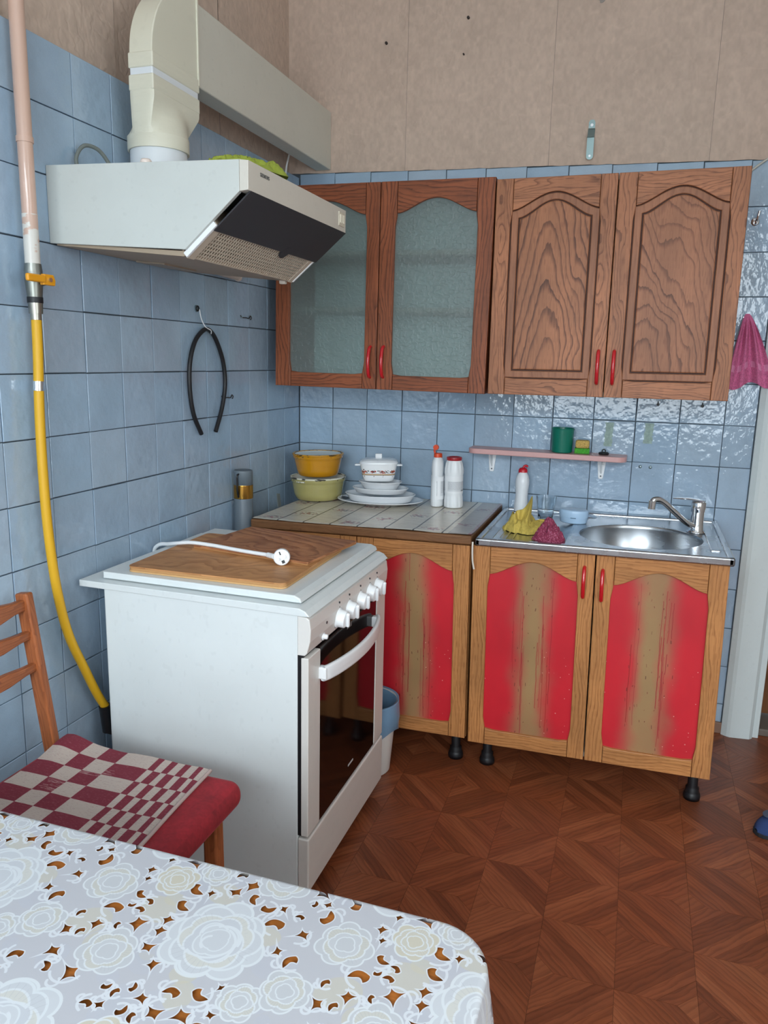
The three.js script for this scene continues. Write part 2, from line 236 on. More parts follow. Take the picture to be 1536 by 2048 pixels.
/* floor: printed parquet of mitred strips */
const floor = struct('floor', ext(-0.2, RX + 0.2, -0.12, -0.0012, -0.4, ZF + 0.2, 0), mat(0x3a1f12, 0.6), 'brown parquet-patterned floor of concentric diamonds');
{
  const A = 0.179, tones = [[121, 70, 45], [128, 75, 48], [114, 65, 41], [134, 81, 53], [108, 61, 38], [124, 71, 44]];
  const mF = tones.map((c) => mat(new THREE.Color(...c.map((q) => q * 1.3 / 255)).convertSRGBToLinear(), 0.4, { map: tFloor, clearcoat: 0.12, clearcoatRoughness: 0.4 }));
  const geos = [], G = 0.00035;
  function flat(pts, dir, k) {
    const g = prism(pts.map((p) => [p[0], -p[1]]), 0.0012).rotateX(-Math.PI / 2).translate(0, -0.0012, 0), P = g.attributes.position, uv = g.attributes.uv, c = Math.SQRT1_2;
    for (let i = 0; i < P.count; i++) { const x = P.getX(i), z = P.getZ(i), al = dir > 0 ? (x - z) * c : (x + z) * c, ac = dir > 0 ? (x + z) * c : (x - z) * c; uv.setXY(i, ac / 0.2 + k * 0.37, al / 0.4 + k * 0.29); }
    return g;
  }
  for (let ring = 0; ring < 4; ring++) {
    const ro = A * (1 - ring / 4) - G, ri = A * (1 - (ring + 1) / 4) + G;
    for (const [sx, sz] of [[1, 1], [1, -1], [-1, 1], [-1, -1]]) {
      if (ring < 3) geos.push({ g: flat([[sx * ro, sz * G], [sx * G, sz * ro], [sx * G, sz * ri], [sx * ri, sz * G]], sx * sz, ring + sx + sz), c: [sx * (ro + ri) / 4, sz * (ro + ri) / 4] });
      else if (sz > 0) geos.push({ g: flat([[sx * G, ro], [sx * ro, 0], [sx * G, -ro]], 1, ring), c: [sx * ro / 3, 0] });
    }
  }
  const all = [], v = new THREE.Vector3(); camera.updateMatrixWorld(); camera.aspect = 0.75; camera.updateProjectionMatrix();
  for (let i = -8; i < 10; i++) for (let j = -16; j < 18; j++) {
    const cx = 1.25 + i * A, cz = 0.7153 + i * A + 2 * j * A; if (cx < -0.2 || cx > RX + 0.1 || cz < -0.15 || cz > ZF + 0.1) continue;
    const pick = [...Array(8)].map(() => Math.floor(rnd() * 6));
    geos.forEach((q, n) => {
      const ring = n < 12 ? Math.floor(n / 4) : 3, side = n < 12 ? (n % 4 < 2 ? 0 : 1) : n - 12;
      const x = cx + q.c[0], z = cz + q.c[1]; v.set(x, 0, z).project(camera);
      const seen = Math.abs(v.x) < 1.02 && Math.abs(v.y) < 1.02 && x > 0.62 && !(x < 1.27 && z > 1.5) && z > 0.35;
      all.push({ g: q.g, m: (pick[ring * 2 + side] + (rnd() < 0.3 ? 1 : 0)) % 6, x: cx, z: cz, seen, d: Math.hypot(x - 1.37, z - 3.0) });
    });
  }
  all.sort((a, b) => (b.seen - a.seen) || a.d - b.d);
  all.slice(0, 300).forEach((q) => { const o = part('parquet_strip', q.g, mF[q.m], floor); o.position.set(q.x, 0, q.z); });
  const rest = mF.map(() => []); all.slice(300).forEach((q) => rest[q.m].push(q.g.clone().translate(q.x, 0, q.z)));
  const gs = rest.map((l) => merge(l)), m = mergeGeometries(gs, true), o = new THREE.Mesh(m, mF);
  o.name = 'parquet_strips'; o.userData.kind = 'stuff'; o.castShadow = o.receiveShadow = true; floor.add(o);
}

/* ------------------------------------------------ cabinets */
const arc = (x0, x1, ys, yp, n = 24) => [...Array(n + 1)].map((_, i) => { const u = i / n; return [mix(x0, x1, u), ys + (yp - ys) * Math.pow(0.5 - 0.5 * Math.cos(2 * Math.PI * u), 0.8)]; });
function handle(parent, x, y0, y1, z) {       // red bow handle
  const g = tube([[x, y0, z - 0.004], [x, y0 + 0.006, z + 0.012], [x, y0 + 0.03, z + 0.022], [x, (y0 + y1) / 2, z + 0.025], [x, y1 - 0.03, z + 0.022], [x, y1 - 0.006, z + 0.012], [x, y1, z - 0.004]], 0.0062, 40, 12);
  return part('handle', g, mRed, parent, 'glossy red bow handle');
}
// d: x0,x1,y0,y1 outer; a,b inner opening; yb opening bottom; ys,yp arch side and peak; z back face; kind
function door(parent, d) {
  const D = sub('door', parent), th = 0.02, z = d.z, zt = z + th, mS = d.mS, gr = d.groove;
  const wS = (pts, grain, k) => uvm(prism(pts, th, 0.0022).translate(0, 0, z), 0.2, 0.7, grain, k * 0.37, k * 0.19);
  const nx = 0.006, ny = 0.045;     // the stiles swell a little where they meet the rails
  part('stile', wS([[d.x0, d.y0], [d.a, d.y0], [d.a, d.yb + 0.008], [d.a - nx, d.yb + ny], [d.a - nx, d.ys - ny], [d.a, d.ys - 0.006], [d.a, d.y1], [d.x0, d.y1]], 'y', d.k), mS, D);
  part('stile', wS([[d.b, d.y0], [d.x1, d.y0], [d.x1, d.y1], [d.b, d.y1], [d.b, d.ys - 0.006], [d.b + nx, d.ys - ny], [d.b + nx, d.yb + ny], [d.b, d.yb + 0.008]], 'y', d.k + 1), mS, D);
  const A = d.a + 0.0012, B = d.b - 0.0012;
  part('rail', wS([[A, d.y0], [B, d.y0], [B, d.yb + 0.004], [B - 0.03, d.yb], [A + 0.03, d.yb], [A, d.yb + 0.004]], 'x', d.k + 2), mS, D);
  part('rail', wS([[A, d.y1], ...arc(A, B, d.ys, d.yp), [B, d.y1]], 'x', d.k + 3), mS, D, 'top rail with an arched lower edge');
  const open = (i, lo = d.yb) => [[d.a - nx + i, lo + i], [d.b + nx - i, lo + i], ...arc(d.a - nx + i, d.b + nx - i, d.ys - i * 0.9, d.yp - i * 0.9).reverse()];
  if (d.kind === 'raised') {
    part('panel_back', ext(d.a - 0.012, d.b + 0.012, d.yb - 0.01, d.yp + 0.012, z + 0.002, z + 0.007, 0), gr, D);
    const s = new THREE.Shape(open(0.004).map((p) => new THREE.Vector2(...p))); s.holes.push(new THREE.Path(open(0.027).map((p) => new THREE.Vector2(...p))));
    part('panel_border', uvm(new THREE.ExtrudeGeometry(s, { depth: 0.006, bevelEnabled: true, bevelSize: 0.002, bevelThickness: 0.002, bevelOffset: -0.002, bevelSegments: 1 }).translate(0, 0, z + 0.007), 0.4, 0.7, 'y', 0.2), d.mB, D);
    const W = d.b - d.a, Hh = d.yp - d.yb;
    part('panel', uvm(prism(open(0.0315), 0.012, 0.004, 0.003).translate(-(d.a + W / 2), -d.yb, z + 0.006), 0.4, 0.7, 'y', 0.5, 0.08).translate(d.a + W / 2, d.yb, 0), d.mP, D, 'raised arched panel with bold dark oak grain');
  } else if (d.kind === 'glass') {
    part('glass_pane', uvm(ext(d.a - 0.01, d.b + 0.01, d.yb - 0.01, d.yp + 0.012, z + 0.005, z + 0.009, 0), 0.3, 0.3), d.mP, D, 'rippled frosted glass pane');
  } else {
    const g = prism(open(-0.008), 0.005).translate(0, 0, z + 0.005), P = g.attributes.position, uv = g.attributes.uv;
    for (let i = 0; i < P.count; i++) uv.setXY(i, (P.getX(i) - d.a) / (d.b - d.a), (P.getY(i) - d.yb) / (d.yp - d.yb));
    part('panel', g, d.mP, D, 'panel sprayed red with a gold middle band and drips');
  }
  if (d.h) handle(D, d.h[0], d.h[1], d.h[2], zt);
  return D;
}
function carcass(c, x0, x1, y0, y1, zd, m, mi, shelves = [], top = true) {
  const t = 0.016;
  part('side_panel', uvm(ext(x0, x0 + t, y0, y1, 0.004, zd, 0.001), 0.2, 0.7), m, c); part('side_panel', uvm(ext(x1 - t, x1, y0, y1, 0.004, zd, 0.001), 0.2, 0.7), m, c);
  if (top) part('top_panel', ext(x0 + t, x1 - t, y1 - t, y1, 0.004, zd, 0.001), mi, c); part('bottom_panel', ext(x0 + t, x1 - t, y0, y0 + t, 0.004, zd, 0.001), mi, c);
  part('back_panel', ext(x0 + t, x1 - t, y0 + t, y1 - t, 0.004, 0.009, 0), mi, c);
  for (const s of shelves) part('shelf', ext(x0 + t, x1 - t, s - 0.008, s + 0.008, 0.01, zd - 0.03, 0.001), mShelf, c);
}
const tRip = dataTex(512, 512, (u, v) => { const r = 1 - Math.abs(fbm(u, v, 16, 20, 3, 221) - 0.5) * 2; return 0.3 + 0.6 * sm(0.6, 1, r) + 0.2 * fbm(u, v, 50, 50, 2, 223); }, false);
const mFrost = mat(0xe4efee, 0.42, { transmission: 0.93, thickness: 0, ior: 1.5, bumpMap: tRip, bumpScale: 0.0016 });
{ // glazed upper cabinet
  const c = thing('wall_cabinet', 'reddish brown wall cabinet with two frosted glass doors and red handles', 'cabinet', [0.05, 1.281, 0]); c.rotation.z = -0.007;
  const L = (x) => x - 0.05, Y = (y) => y - 1.281;
  carcass(c, L(0.055), L(0.859), 0, 0.712, 0.318, mUpR, mCarcassIn, [0.285, 0.482]);
  const b = { y0: 0, y1: 0.712, z: 0.32, mS: mUpR, mP: mFrost, kind: 'glass', groove: mGroove, yb: 0.052 };
  door(c, { ...b, x0: L(0.055), x1: L(0.4565), a: L(0.117), b: L(0.404), ys: 0.607, yp: 0.655, k: 1, h: [L(0.434), 0.042, 0.152] });
  door(c, { ...b, x0: L(0.4595), x1: L(0.8595), a: L(0.519), b: L(0.8), ys: 0.607, yp: 0.655, k: 6, h: [L(0.484), 0.044, 0.154] });
}
{ // solid upper cabinet
  const c = thing('wall_cabinet', 'brown oak wall cabinet with two solid raised-panel doors and red handles', 'cabinet', [0.871, 1.277, 0]); c.rotation.z = 0.004;
  const L = (x) => x - 0.871;
  carcass(c, 0, 0.772, 0, 0.702, 0.318, mUpS, mCarcass, [0.35]);
  const b = { y0: 0, y1: 0.702, z: 0.32, mS: mUpS, mB: wood(woodTex(256, 512, 0.4, 0.7, [158, 106, 77], UPD, { s: 45, freq: 40, amt: 0.25, line: 0.5, wob: 0.01, pore: 0.25 })), kind: 'raised', groove: mGroove, yb: 0.054, ys: 0.603, yp: 0.657 };
  door(c, { ...b, x0: 0, x1: L(1.2575), a: L(0.927), b: L(1.206), mP: mUpA, k: 11, h: [L(1.235), 0.044, 0.152] });
  door(c, { ...b, x0: L(1.2605), x1: L(1.643), a: L(1.317), b: L(1.591), mP: mUpB, k: 16, h: [L(1.285), 0.044, 0.152] });
}
// red and gold sprayed panel
function paintTex(s, gold, lo, hi) {
  return canvasTex(512, 1024, (g, w, h) => {
    const im = g.createImageData(w, h), R = [196, 30, 44], Gd = [154, 124, 84];
    for (let y = 0; y < h; y++) for (let x = 0; x < w; x++) {
      const u = x / w, v = y / h, n = (fbm(u, v, 4, 6, 3, s) - 0.5) * 0.16, grain = (hash(x, y, s) - 0.5);
      let t = sm(lo - 0.2, lo + 0.12, u + n) * (1 - sm(hi - 0.12, hi + 0.2, u + n)); t *= 0.94 + 0.06 * Math.sin(v * 3); t = Math.max(0, Math.min(1, t + grain * 0.18 * (t > 0.02 && t < 0.98 ? 1 : 0.3)));
      const q = 1 + (fbm(u, v, 3, 4, 3, s + 9) - 0.5) * 0.14, i = (y * w + x) * 4, c = mix3(R, Gd, t); for (let k = 0; k < 3; k++) im.data[i + k] = c[k] * q; im.data[i + 3] = 255;
    }
    g.putImageData(im, 0, 0); let q = s * 97 + 5; const r = () => { q = (q * 1664525 + 1013904223) >>> 0; return q / 4294967296; };
    for (let k = 0; k < 17; k++) {           // runs of red paint
      const side = r() < 0.5, x = (side ? lo + (r() - 0.55) * 0.16 : hi + (r() - 0.45) * 0.16) * w, y0 = r() * h * 0.6, len = h * (0.12 + r() * 0.5);
      g.strokeStyle = `rgba(${135 + r() * 30},${22 + r() * 16},${30 + r() * 12},${0.45 + r() * 0.4})`; g.lineWidth = 1.5 + r() * 3; g.lineCap = 'round'; g.beginPath(); g.moveTo(x, y0); let xx = x; for (let y = y0; y < y0 + len && y < h; y += 14) { xx += (r() - 0.5) * 3; g.lineTo(xx, y); } g.stroke();
    }
    for (let k = 0; k < 46; k++) { const x = (lo - 0.1 + r() * (hi - lo + 0.2)) * w, y = r() * h, l = 3 + r() * 16; g.strokeStyle = `rgba(${70 + r() * 40},${32},${26},${0.5 + r() * 0.5})`; g.lineWidth = 1.5 + r() * 2.5; g.beginPath(); g.moveTo(x, y); g.lineTo(x + (r() - 0.5) * 5, y + l); g.stroke(); }
    for (let k = 0; k < 16; k++) { g.fillStyle = 'rgba(226,190,170,.8)'; g.beginPath(); g.arc((hi + r() * (1 - hi)) * w, h * (0.5 + r() * 0.5), 1.2 + r() * 2, 0, 7); g.fill(); }
  });
}
const mPaint1 = mat(0xffffff, 0.42, { map: paintTex(3, 0, 0.4, 0.68) }), mPaint2 = mat(0xffffff, 0.42, { map: paintTex(5, 0, 0.38, 0.66) }), mPaint3 = mat(0xffffff, 0.42, { map: paintTex(8, 0, 0.3, 0.62) });
function cabLeg(c, x, z, y) { // black adjustable leg from the floor up to y, in the cabinet's own axes
  part('leg', lathe([[0, -y[0]], [0.026, -y[0]], [0.027, -y[0] + 0.012], [0.024, -y[0] + 0.022], [0.021, -y[0] + 0.026], [0.021, -y[0] + 0.04], [0.016, -y[0] + 0.044], [0.016, y[1]], [0, y[1]]], 20).translate(x, 0, z), mBlack, c, 'black plastic adjustable leg');
}
{ // left lower cabinet
  const c = thing('base_cabinet', 'oak base cabinet with red and gold sprayed door under the flowered oilcloth', 'cabinet', [0.1, 0.088, 0]); c.rotation.z = 0.016;
  carcass(c, 0, 0.797, 0, 0.692, 0.575, mLow, mCarcass, [0.35]);
  const b = { y0: 0.004, y1: 0.69, z: 0.578, mS: mLow, kind: 'paint', groove: mGrooveLow, yb: 0.052, ys: 0.598, yp: 0.648 };
  door(c, { ...b, x0: 0.002, x1: 0.3965, a: 0.06, b: 0.338, mP: mPaint3, k: 21 });
  door(c, { ...b, x0: 0.3995, x1: 0.796, a: 0.458, b: 0.739, mP: mPaint1, k: 25, h: null });
  for (const [x, z] of [[0.755, 0.54], [0.05, 0.54], [0.755, 0.06], [0.05, 0.06]]) cabLeg(c, x, z, [0.088 + 0.016 * x, 0.0]);
}
const SK = (x) => 0.821 + 0.0155 * (x - 0.9);       // the sink unit stands a little higher on its right side
{ // sink cabinet
  const c = thing('base_cabinet', 'oak sink cabinet with two red and gold sprayed doors and red handles', 'cabinet', [0.908, 0.0965, 0]); c.rotation.z = 0.0155;
  carcass(c, 0, 0.775, 0, 0.692, 0.575, mLow, mCarcass, [], false);
  const L = (x) => x - 0.905, b = { y0: 0, y1: 0.698, z: 0.578, mS: mLow, kind: 'paint', groove: mGrooveLow, yb: 0.054, ys: 0.605, yp: 0.655 };
  door(c, { ...b, x0: L(0.905), x1: L(1.2925), a: L(0.961), b: L(1.24), mP: mPaint2, k: 31, h: [L(1.262), 0.556, 0.656] });
  door(c, { ...b, x0: L(1.2965), x1: L(1.681), a: L(1.352), b: L(1.626), mP: mPaint3, k: 35, h: [L(1.318), 0.551, 0.651] });
  for (const [x, z] of [[0.06, 0.54], [0.735, 0.53], [0.06, 0.06], [0.735, 0.06]]) cabLeg(c, x, z, [0.0965 + 0.0155 * x, 0.0]);
}
// worktop and its oilcloth
const WT = (x) => 0.816 + 0.016 * (x - 0.084);
{
  const w = single('worktop', uvm(ext(0, 0.805, -0.0335, -0.0015, 0.004, 0.612, 0.006, 2), 0.2, 0.35, 'x'), mLowDk, 'brown wooden worktop slab on the left base cabinet', 'worktop');
  w.position.set(0.086, WT(0.086), 0); w.rotation.z = 0.016;
  const tOil = canvasTex(1024, 768, (g, W, Hh) => {
    g.fillStyle = '#ddd5c6'; g.fillRect(0, 0, W, Hh); let q = 11; const r = () => { q = (q * 1664525 + 1013904223) >>> 0; return q / 4294967296; };
    for (let k = 0; k < 5200; k++) { const y = r() * Hh, x = r() * W; g.strokeStyle = r() < 0.5 ? `rgba(${140 + r() * 30},${130 + r() * 28},${112 + r() * 25},.35)` : `rgba(${205 + r() * 20},${200 + r() * 18},${186 + r() * 20},.3)`; g.lineWidth = 1 + r() * 2; g.beginPath(); g.moveTo(x, y); g.lineTo(x + 10 + r() * 34, y + (r() - 0.5) * 4); g.stroke(); }
    const cw = W / 8, ch = Hh / 6; g.strokeStyle = '#3d352f'; g.lineWidth = 6.5; for (let k = 0; k <= 8; k++) { g.beginPath(); g.moveTo(k * cw, 0); g.lineTo(k * cw, Hh); g.stroke(); }
    g.strokeStyle = 'rgba(110,98,86,.55)'; g.lineWidth = 2.5; for (let k = 0; k <= 6; k++) { g.beginPath(); g.moveTo(0, k * ch); g.lineTo(W, k * ch); g.stroke(); }
    for (let i = 0; i < 8; i++) for (let j = 0; j < 6; j++) if ((i * 2 + j) % 3 === 0) { const cx = (i + 0.5) * cw, cy = (j + 0.5) * ch; for (let k = 0; k < 44; k++) { const a = r() * 6.28, d = r() * 46; g.fillStyle = r() < 0.5 ? `rgba(${140 + r() * 40},${52 + r() * 20},${50 + r() * 20},.6)` : `rgba(${80 + r() * 20},${72 + r() * 20},${78 + r() * 20},.55)`; g.beginPath(); g.ellipse(cx + Math.cos(a) * d * 1.3, cy + Math.sin(a) * d * 0.8, 3 + r() * 8, 2 + r() * 4, r() * 3, 0, 7); g.fill(); } }
    g.fillStyle = 'rgba(120,116,124,.45)'; g.fillRect(W * 0.9, 0, W * 0.1, Hh); for (let y = 0; y < Hh; y += 26) { g.fillStyle = 'rgba(150,70,80,.7)'; g.fillRect(W * 0.985, y, W * 0.015, 12); }
  });
  const cloth = grid(80, 60, (u, v) => { const x = 0.006 + u * 0.8, z = 0.008 + v * 0.602, e = sm(0.9, 1, v); return [x, 0.0004 + 0.0016 * fbm(u, v, 9, 7, 2, 7) + e * 0.004 * fbm(u, 0.5, 7, 1, 2, 9) - sm(0.985, 1, v) * 0.002, z + e * 0.006 * (fbm(u, 0.2, 6, 1, 2, 11) - 0.5)]; });
  const o = single('oilcloth', cloth, mat(0xffffff, 0.3, { map: tOil, clearcoat: 0.3, clearcoatRoughness: 0.25 }), 'grey beige oilcloth printed with tiles and small flowers on the worktop', 'oilcloth');
  o.position.set(0.086, WT(0.086), 0); o.rotation.z = 0.016;
}
{ // steel sink top
  const W = 0.782, D = 0.6, s = thing('sink', 'stainless steel sink top with oval bowl and drainer', 'sink', [0.902, SK(0.902), 0.012]); s.rotation.z = 0.0155;
  const zc = 0.352, xc = 0.513, ax = 0.198, az = 0.186;
  const sh = new THREE.Shape(); sh.moveTo(0.012, -0.012); sh.lineTo(W - 0.012, -0.012); sh.lineTo(W - 0.012, -D + 0.012); sh.lineTo(0.012, -D + 0.012); sh.closePath();
  const h1 = new THREE.Path(); h1.absellipse(xc, -zc, ax, az, 0, Math.PI * 2, true); sh.holes.push(h1);
  const h2 = new THREE.Path(); const rx0 = 0.05, rx1 = 0.285, rz0 = 0.075, rz1 = 0.55; h2.moveTo(rx0, -rz0); h2.lineTo(rx1, -rz0); h2.lineTo(rx1, -rz1); h2.lineTo(rx0, -rz1); h2.closePath(); sh.holes.push(h2);
  const h3 = new THREE.Path(); h3.moveTo(0.725, -0.1); h3.lineTo(0.748, -0.1); h3.lineTo(0.748, -0.5); h3.lineTo(0.725, -0.5); h3.closePath();
  const plate = new THREE.ExtrudeGeometry(sh, { depth: 0.0015, bevelEnabled: false, curveSegments: 64 }).rotateX(-Math.PI / 2).translate(0, -0.008, 0);
  part('top_plate', uvm(plate, 0.4, 0.4, 'x'), mSteel, s);
  const lip = (x0, x1, z0, z1) => ext(x0, x1, -0.026, 0, z0, z1, 0.006, 3);
  part('rim', uvm(merge([lip(0, W, 0, 0.022), lip(0, W, D - 0.018, D), lip(0, 0.02, 0, D), lip(W - 0.02, W, 0, D)]), 0.4, 0.4, 'x'), mSteel, s, 'folded steel rim');
  const slope = (a, b, lo) => grid(10, 10, (u, v) => [mix(rx0, rx1, u), -0.008 - 0.007 * Math.min(1, Math.min(u, 1 - u) * 12, Math.min(v, 1 - v) * 14), mix(rz0, rz1, v)]);
  part('drainer', uvm(slope(), 0.4, 0.4, 'x'), mSteel, s, 'shallow drainer tray');
  for (let k = 0; k < 3; k++) part('drainer_rib', uvm(ext(0.06 + k * 0.022, 0.068 + k * 0.022, -0.0155, -0.012, 0.1, 0.52, 0.0016), 0.4, 0.4), mSteel, s);
  part('side_channel', uvm(ext(0.722, 0.75, -0.0085, -0.002, 0.11, 0.5, 0.003, 2), 0.4, 0.4), mSteel, s);
  const prof = []; for (let i = 0; i <= 20; i++) { const t = i / 20 * Math.PI / 2; prof.push([Math.pow(Math.cos(t), 0.42), -0.008 - 0.15 * Math.sin(t)]); }
  prof.unshift([1.035, -0.0065]); const bw = lathe(prof.reverse(), 72); bw.scale(ax, 1, az); bw.translate(xc, 0, zc); bw.computeVertexNormals();
  part('bowl', bw, mBowl, s, 'deep oval bowl');
  part('drain', lathe([[0, -0.153], [0.03, -0.153], [0.034, -0.156], [0.036, -0.158]], 32).translate(xc, 0, zc), mChrome, s);
  part('overflow_cap', lathe([[0, 0.004], [0.006, 0.004], [0.008, 0.0005], [0.026, -0.001], [0.034, -0.005], [0.035, -0.0065]], 32).translate(0.325, -0.0005, 0.055), mChrome, s, 'round chrome overflow cap');
}
{ // mixer tap
  const bx = 1.598, bz = 0.232, by = SK(1.598) - 0.0065, f = thing('faucet', 'chrome single-lever mixer tap with long swivelled spout at the sink', 'faucet', [bx, by, bz]);
  part('body', lathe([[0, 0], [0.031, 0], [0.031, 0.004], [0.024, 0.008], [0.0215, 0.03], [0.0215, 0.072], [0.023, 0.074], [0.023, 0.082], [0.0245, 0.084], [0.0245, 0.104], [0.019, 0.112], [0, 0.114]], 32), mChrome, f);
  part('spout', tube([[-0.005, 0.022, 0.01], [-0.03, 0.034, 0.024], [-0.075, 0.072, 0.045], [-0.115, 0.108, 0.064], [-0.132, 0.117, 0.072], [-0.148, 0.115, 0.08], [-0.152, 0.108, 0.082]], 0.0105, 48, 14), mChrome, f);
  part('aerator', rod([-0.152, 0.114, 0.082], [-0.1535, 0.085, 0.0825], 0.013, 0.0125), mChrome, f);
  part('lever', prism([[0.02, 0], [0.02, 0.006], [-0.03, 0.009], [-0.085, 0.004], [-0.085, 0.0], [-0.03, 0.003]], 0.022, 0.0015).translate(0, 0.108, -0.011).rotateY(-0.35), mChrome, f);
}

/* ------------------------------------------------ stove */
{
  const s = thing('stove', 'white freestanding stove with dark glass oven door and five knobs', 'stove', [0, 0, 0]), Z0 = 0.83, Z1 = 1.43;
  part('body', [ext(0.095, 0.643, 0.03, 0.787, Z1 - 0.018, Z1 - 0.004, 0.002), ext(0.095, 0.643, 0.03, 0.787, Z0 + 0.004, Z0 + 0.018, 0.002), ext(0.09, 0.1, 0.03, 0.787, Z0 + 0.01, Z1 - 0.01, 0), ext(0.1, 0.63, 0.03, 0.06, Z0 + 0.018, Z1 - 0.018, 0), ext(0.1, 0.63, 0.75, 0.785, Z0 + 0.018, Z1 - 0.018, 0)], mWhite, s);
  for (const [x, z] of [[0.14, Z0 + 0.05], [0.14, Z1 - 0.05], [0.6, Z0 + 0.05], [0.6, Z1 - 0.05]]) part('foot', rod([x, 0, z], [x, 0.032, z], 0.018), mBlack, s);
  // hob plate with a front edge that slopes down
  const hp = [[0.02, 0.786], [0.02, 0.803], [0.648, 0.803], [0.664, 0.797], [0.6735, 0.787], [0.676, 0.7845], [0.655, 0.783]];
  part('hob_plate', uvm(prism(hp, Z1 - Z0, 0.002).translate(0, 0, Z0), 0.5, 0.5), mWhite, s);
  part('lid', uvm(prism([[0.074, 0.806], [0.074, 0.824], [0.622, 0.824], [0.638, 0.818], [0.642, 0.808], [0.64, 0.806]], 0.57, 0.003).translate(0, 0, 0.832), 0.5, 0.5), mWhite, s, 'folded-down white hob lid');
  part('lid_seal', ext(0.09, 0.63, 0.8025, 0.8065, 0.845, 1.39, 0), mat(0x3a3d40, 0.7), s);
  // control panel
  const cp = [[0.643, 0.684], [0.643, 0.783], [0.668, 0.781], [0.6745, 0.776], [0.678, 0.75], [0.676, 0.72], [0.668, 0.69], [0.662, 0.684]];
  const panel = part('control_panel', uvm(prism(cp, Z1 - Z0 - 0.006, 0.0025).translate(0, 0, Z0 + 0.003), 0.5, 0.5), mat(0xdcdad8, 0.36, { map: tFilm }), s);
  const kz = [1.238, 1.165, 1.078, 1.0, 0.935];
  kz.forEach((z) => {
    const k = part('knob', lathe([[0, 0.03], [0.017, 0.029], [0.0195, 0.026], [0.0205, 0.008], [0.0235, 0.004], [0.024, 0], [0, 0]], 32).rotateZ(-Math.PI / 2), mWhitePl, s);
    k.position.set(0.673, 0.722, z); k.rotation.z = -0.12; k.scale.set(0.85, 1.16, 1.16);
    part('grip', ext(0.028, 0.039, -0.0185, 0.0185, -0.0045, 0.0045, 0.004, 2).rotateX(0.25), mWhitePl, k);
    part('knob_mark', [rod([0.6755, 0.764, z], [0.6785, 0.764, z], 0.0028), rod([0.676, 0.752, z + 0.0005], [0.679, 0.752, z + 0.0005], 0.0012)], mat(0x2b2c30, 0.6), s);
  });
  part('push_button', lathe([[0, 0.014], [0.006, 0.013], [0.007, 0.004], [0.01, 0.003], [0.0105, 0], [0, 0]], 24).rotateZ(-Math.PI / 2).translate(0.671, 0.704, 1.335), mWhitePl, s);
  part('button_mark', rod([0.6745, 0.738, 1.325], [0.6785, 0.738, 1.325], 0.0036), mBlack, s);
  // oven door
  const d = part('oven_door', ext(0.634, 0.658, 0.2, 0.684, Z0 + 0.006, Z1 - 0.006, 0.001), mBlack, s, 'black-edged oven door');
  for (const [a, b] of [[1.35, Z1 - 0.004], [Z0 + 0.004, 0.915]]) part('door_stile', ext(0.652, 0.672, 0.2, 0.678, a, b, 0.003), mat(0xd9d6d3, 0.36, { map: tFilm }), d);
  part('oven_glass', ext(0.656, 0.67, 0.2, 0.68, 0.915, 1.35, 0.001), mat(0x120807, 0.07, { specularIntensity: 0.55, ior: 1.4 }), d, 'dark glossy oven glass');
  part('vent', [...Array(6)].map((_, i) => ext(0.6705, 0.6715, 0.664, 0.676, 1.13 + i * 0.006, 1.133 + i * 0.006, 0)), mat(0x77706c, 0.5), d);
  const hg = []; const n = 28, sec = (t) => { const z = mix(1.36, 0.935, t), b = Math.sin(Math.PI * t); return [0.683 + 0.034 * Math.pow(b, 0.7), z, 0.616 + 0.01 * (1 - b) * 0]; };
  const hp2 = []; for (let i = 0; i <= n; i++) { const [x, z, y] = sec(i / n); hp2.push([x, z, y]); }
  const hgeo = grid(n, 16, (u, v) => { const i = Math.round(u * n), [x, z, y] = hp2[i], a = v * Math.PI * 2, c = Math.cos(a), q = Math.sin(a); return [x + 0.007 * Math.sign(c) * Math.pow(Math.abs(c), 0.5), y + 0.02 * Math.sign(q) * Math.pow(Math.abs(q), 0.5), z]; });
  part('door_handle', [hgeo, ext(0.668, 0.692, 0.6, 0.632, 1.34, 1.362, 0.004), ext(0.668, 0.692, 0.6, 0.632, 0.933, 0.955, 0.004)], mat(0xe2e4e5, 0.35), d, 'white curved oven handle');
  part('nameplate', ext(0.6701, 0.6708, 0.243, 0.2485, 1.1, 1.14, 0), mat(0xc9c9c9, 0.5), d);
  part('drawer', ext(0.643, 0.674, 0.04, 0.193, Z0 + 0.004, Z1 - 0.004, 0.005, 2), mat(0xd9d6d3, 0.38, { map: tFilm }), s);
  part('plinth', ext(0.6, 0.63, 0.004, 0.045, Z0 + 0.03, Z1 - 0.03, 0.002), mat(0xb9b1a6, 0.6), s);
}
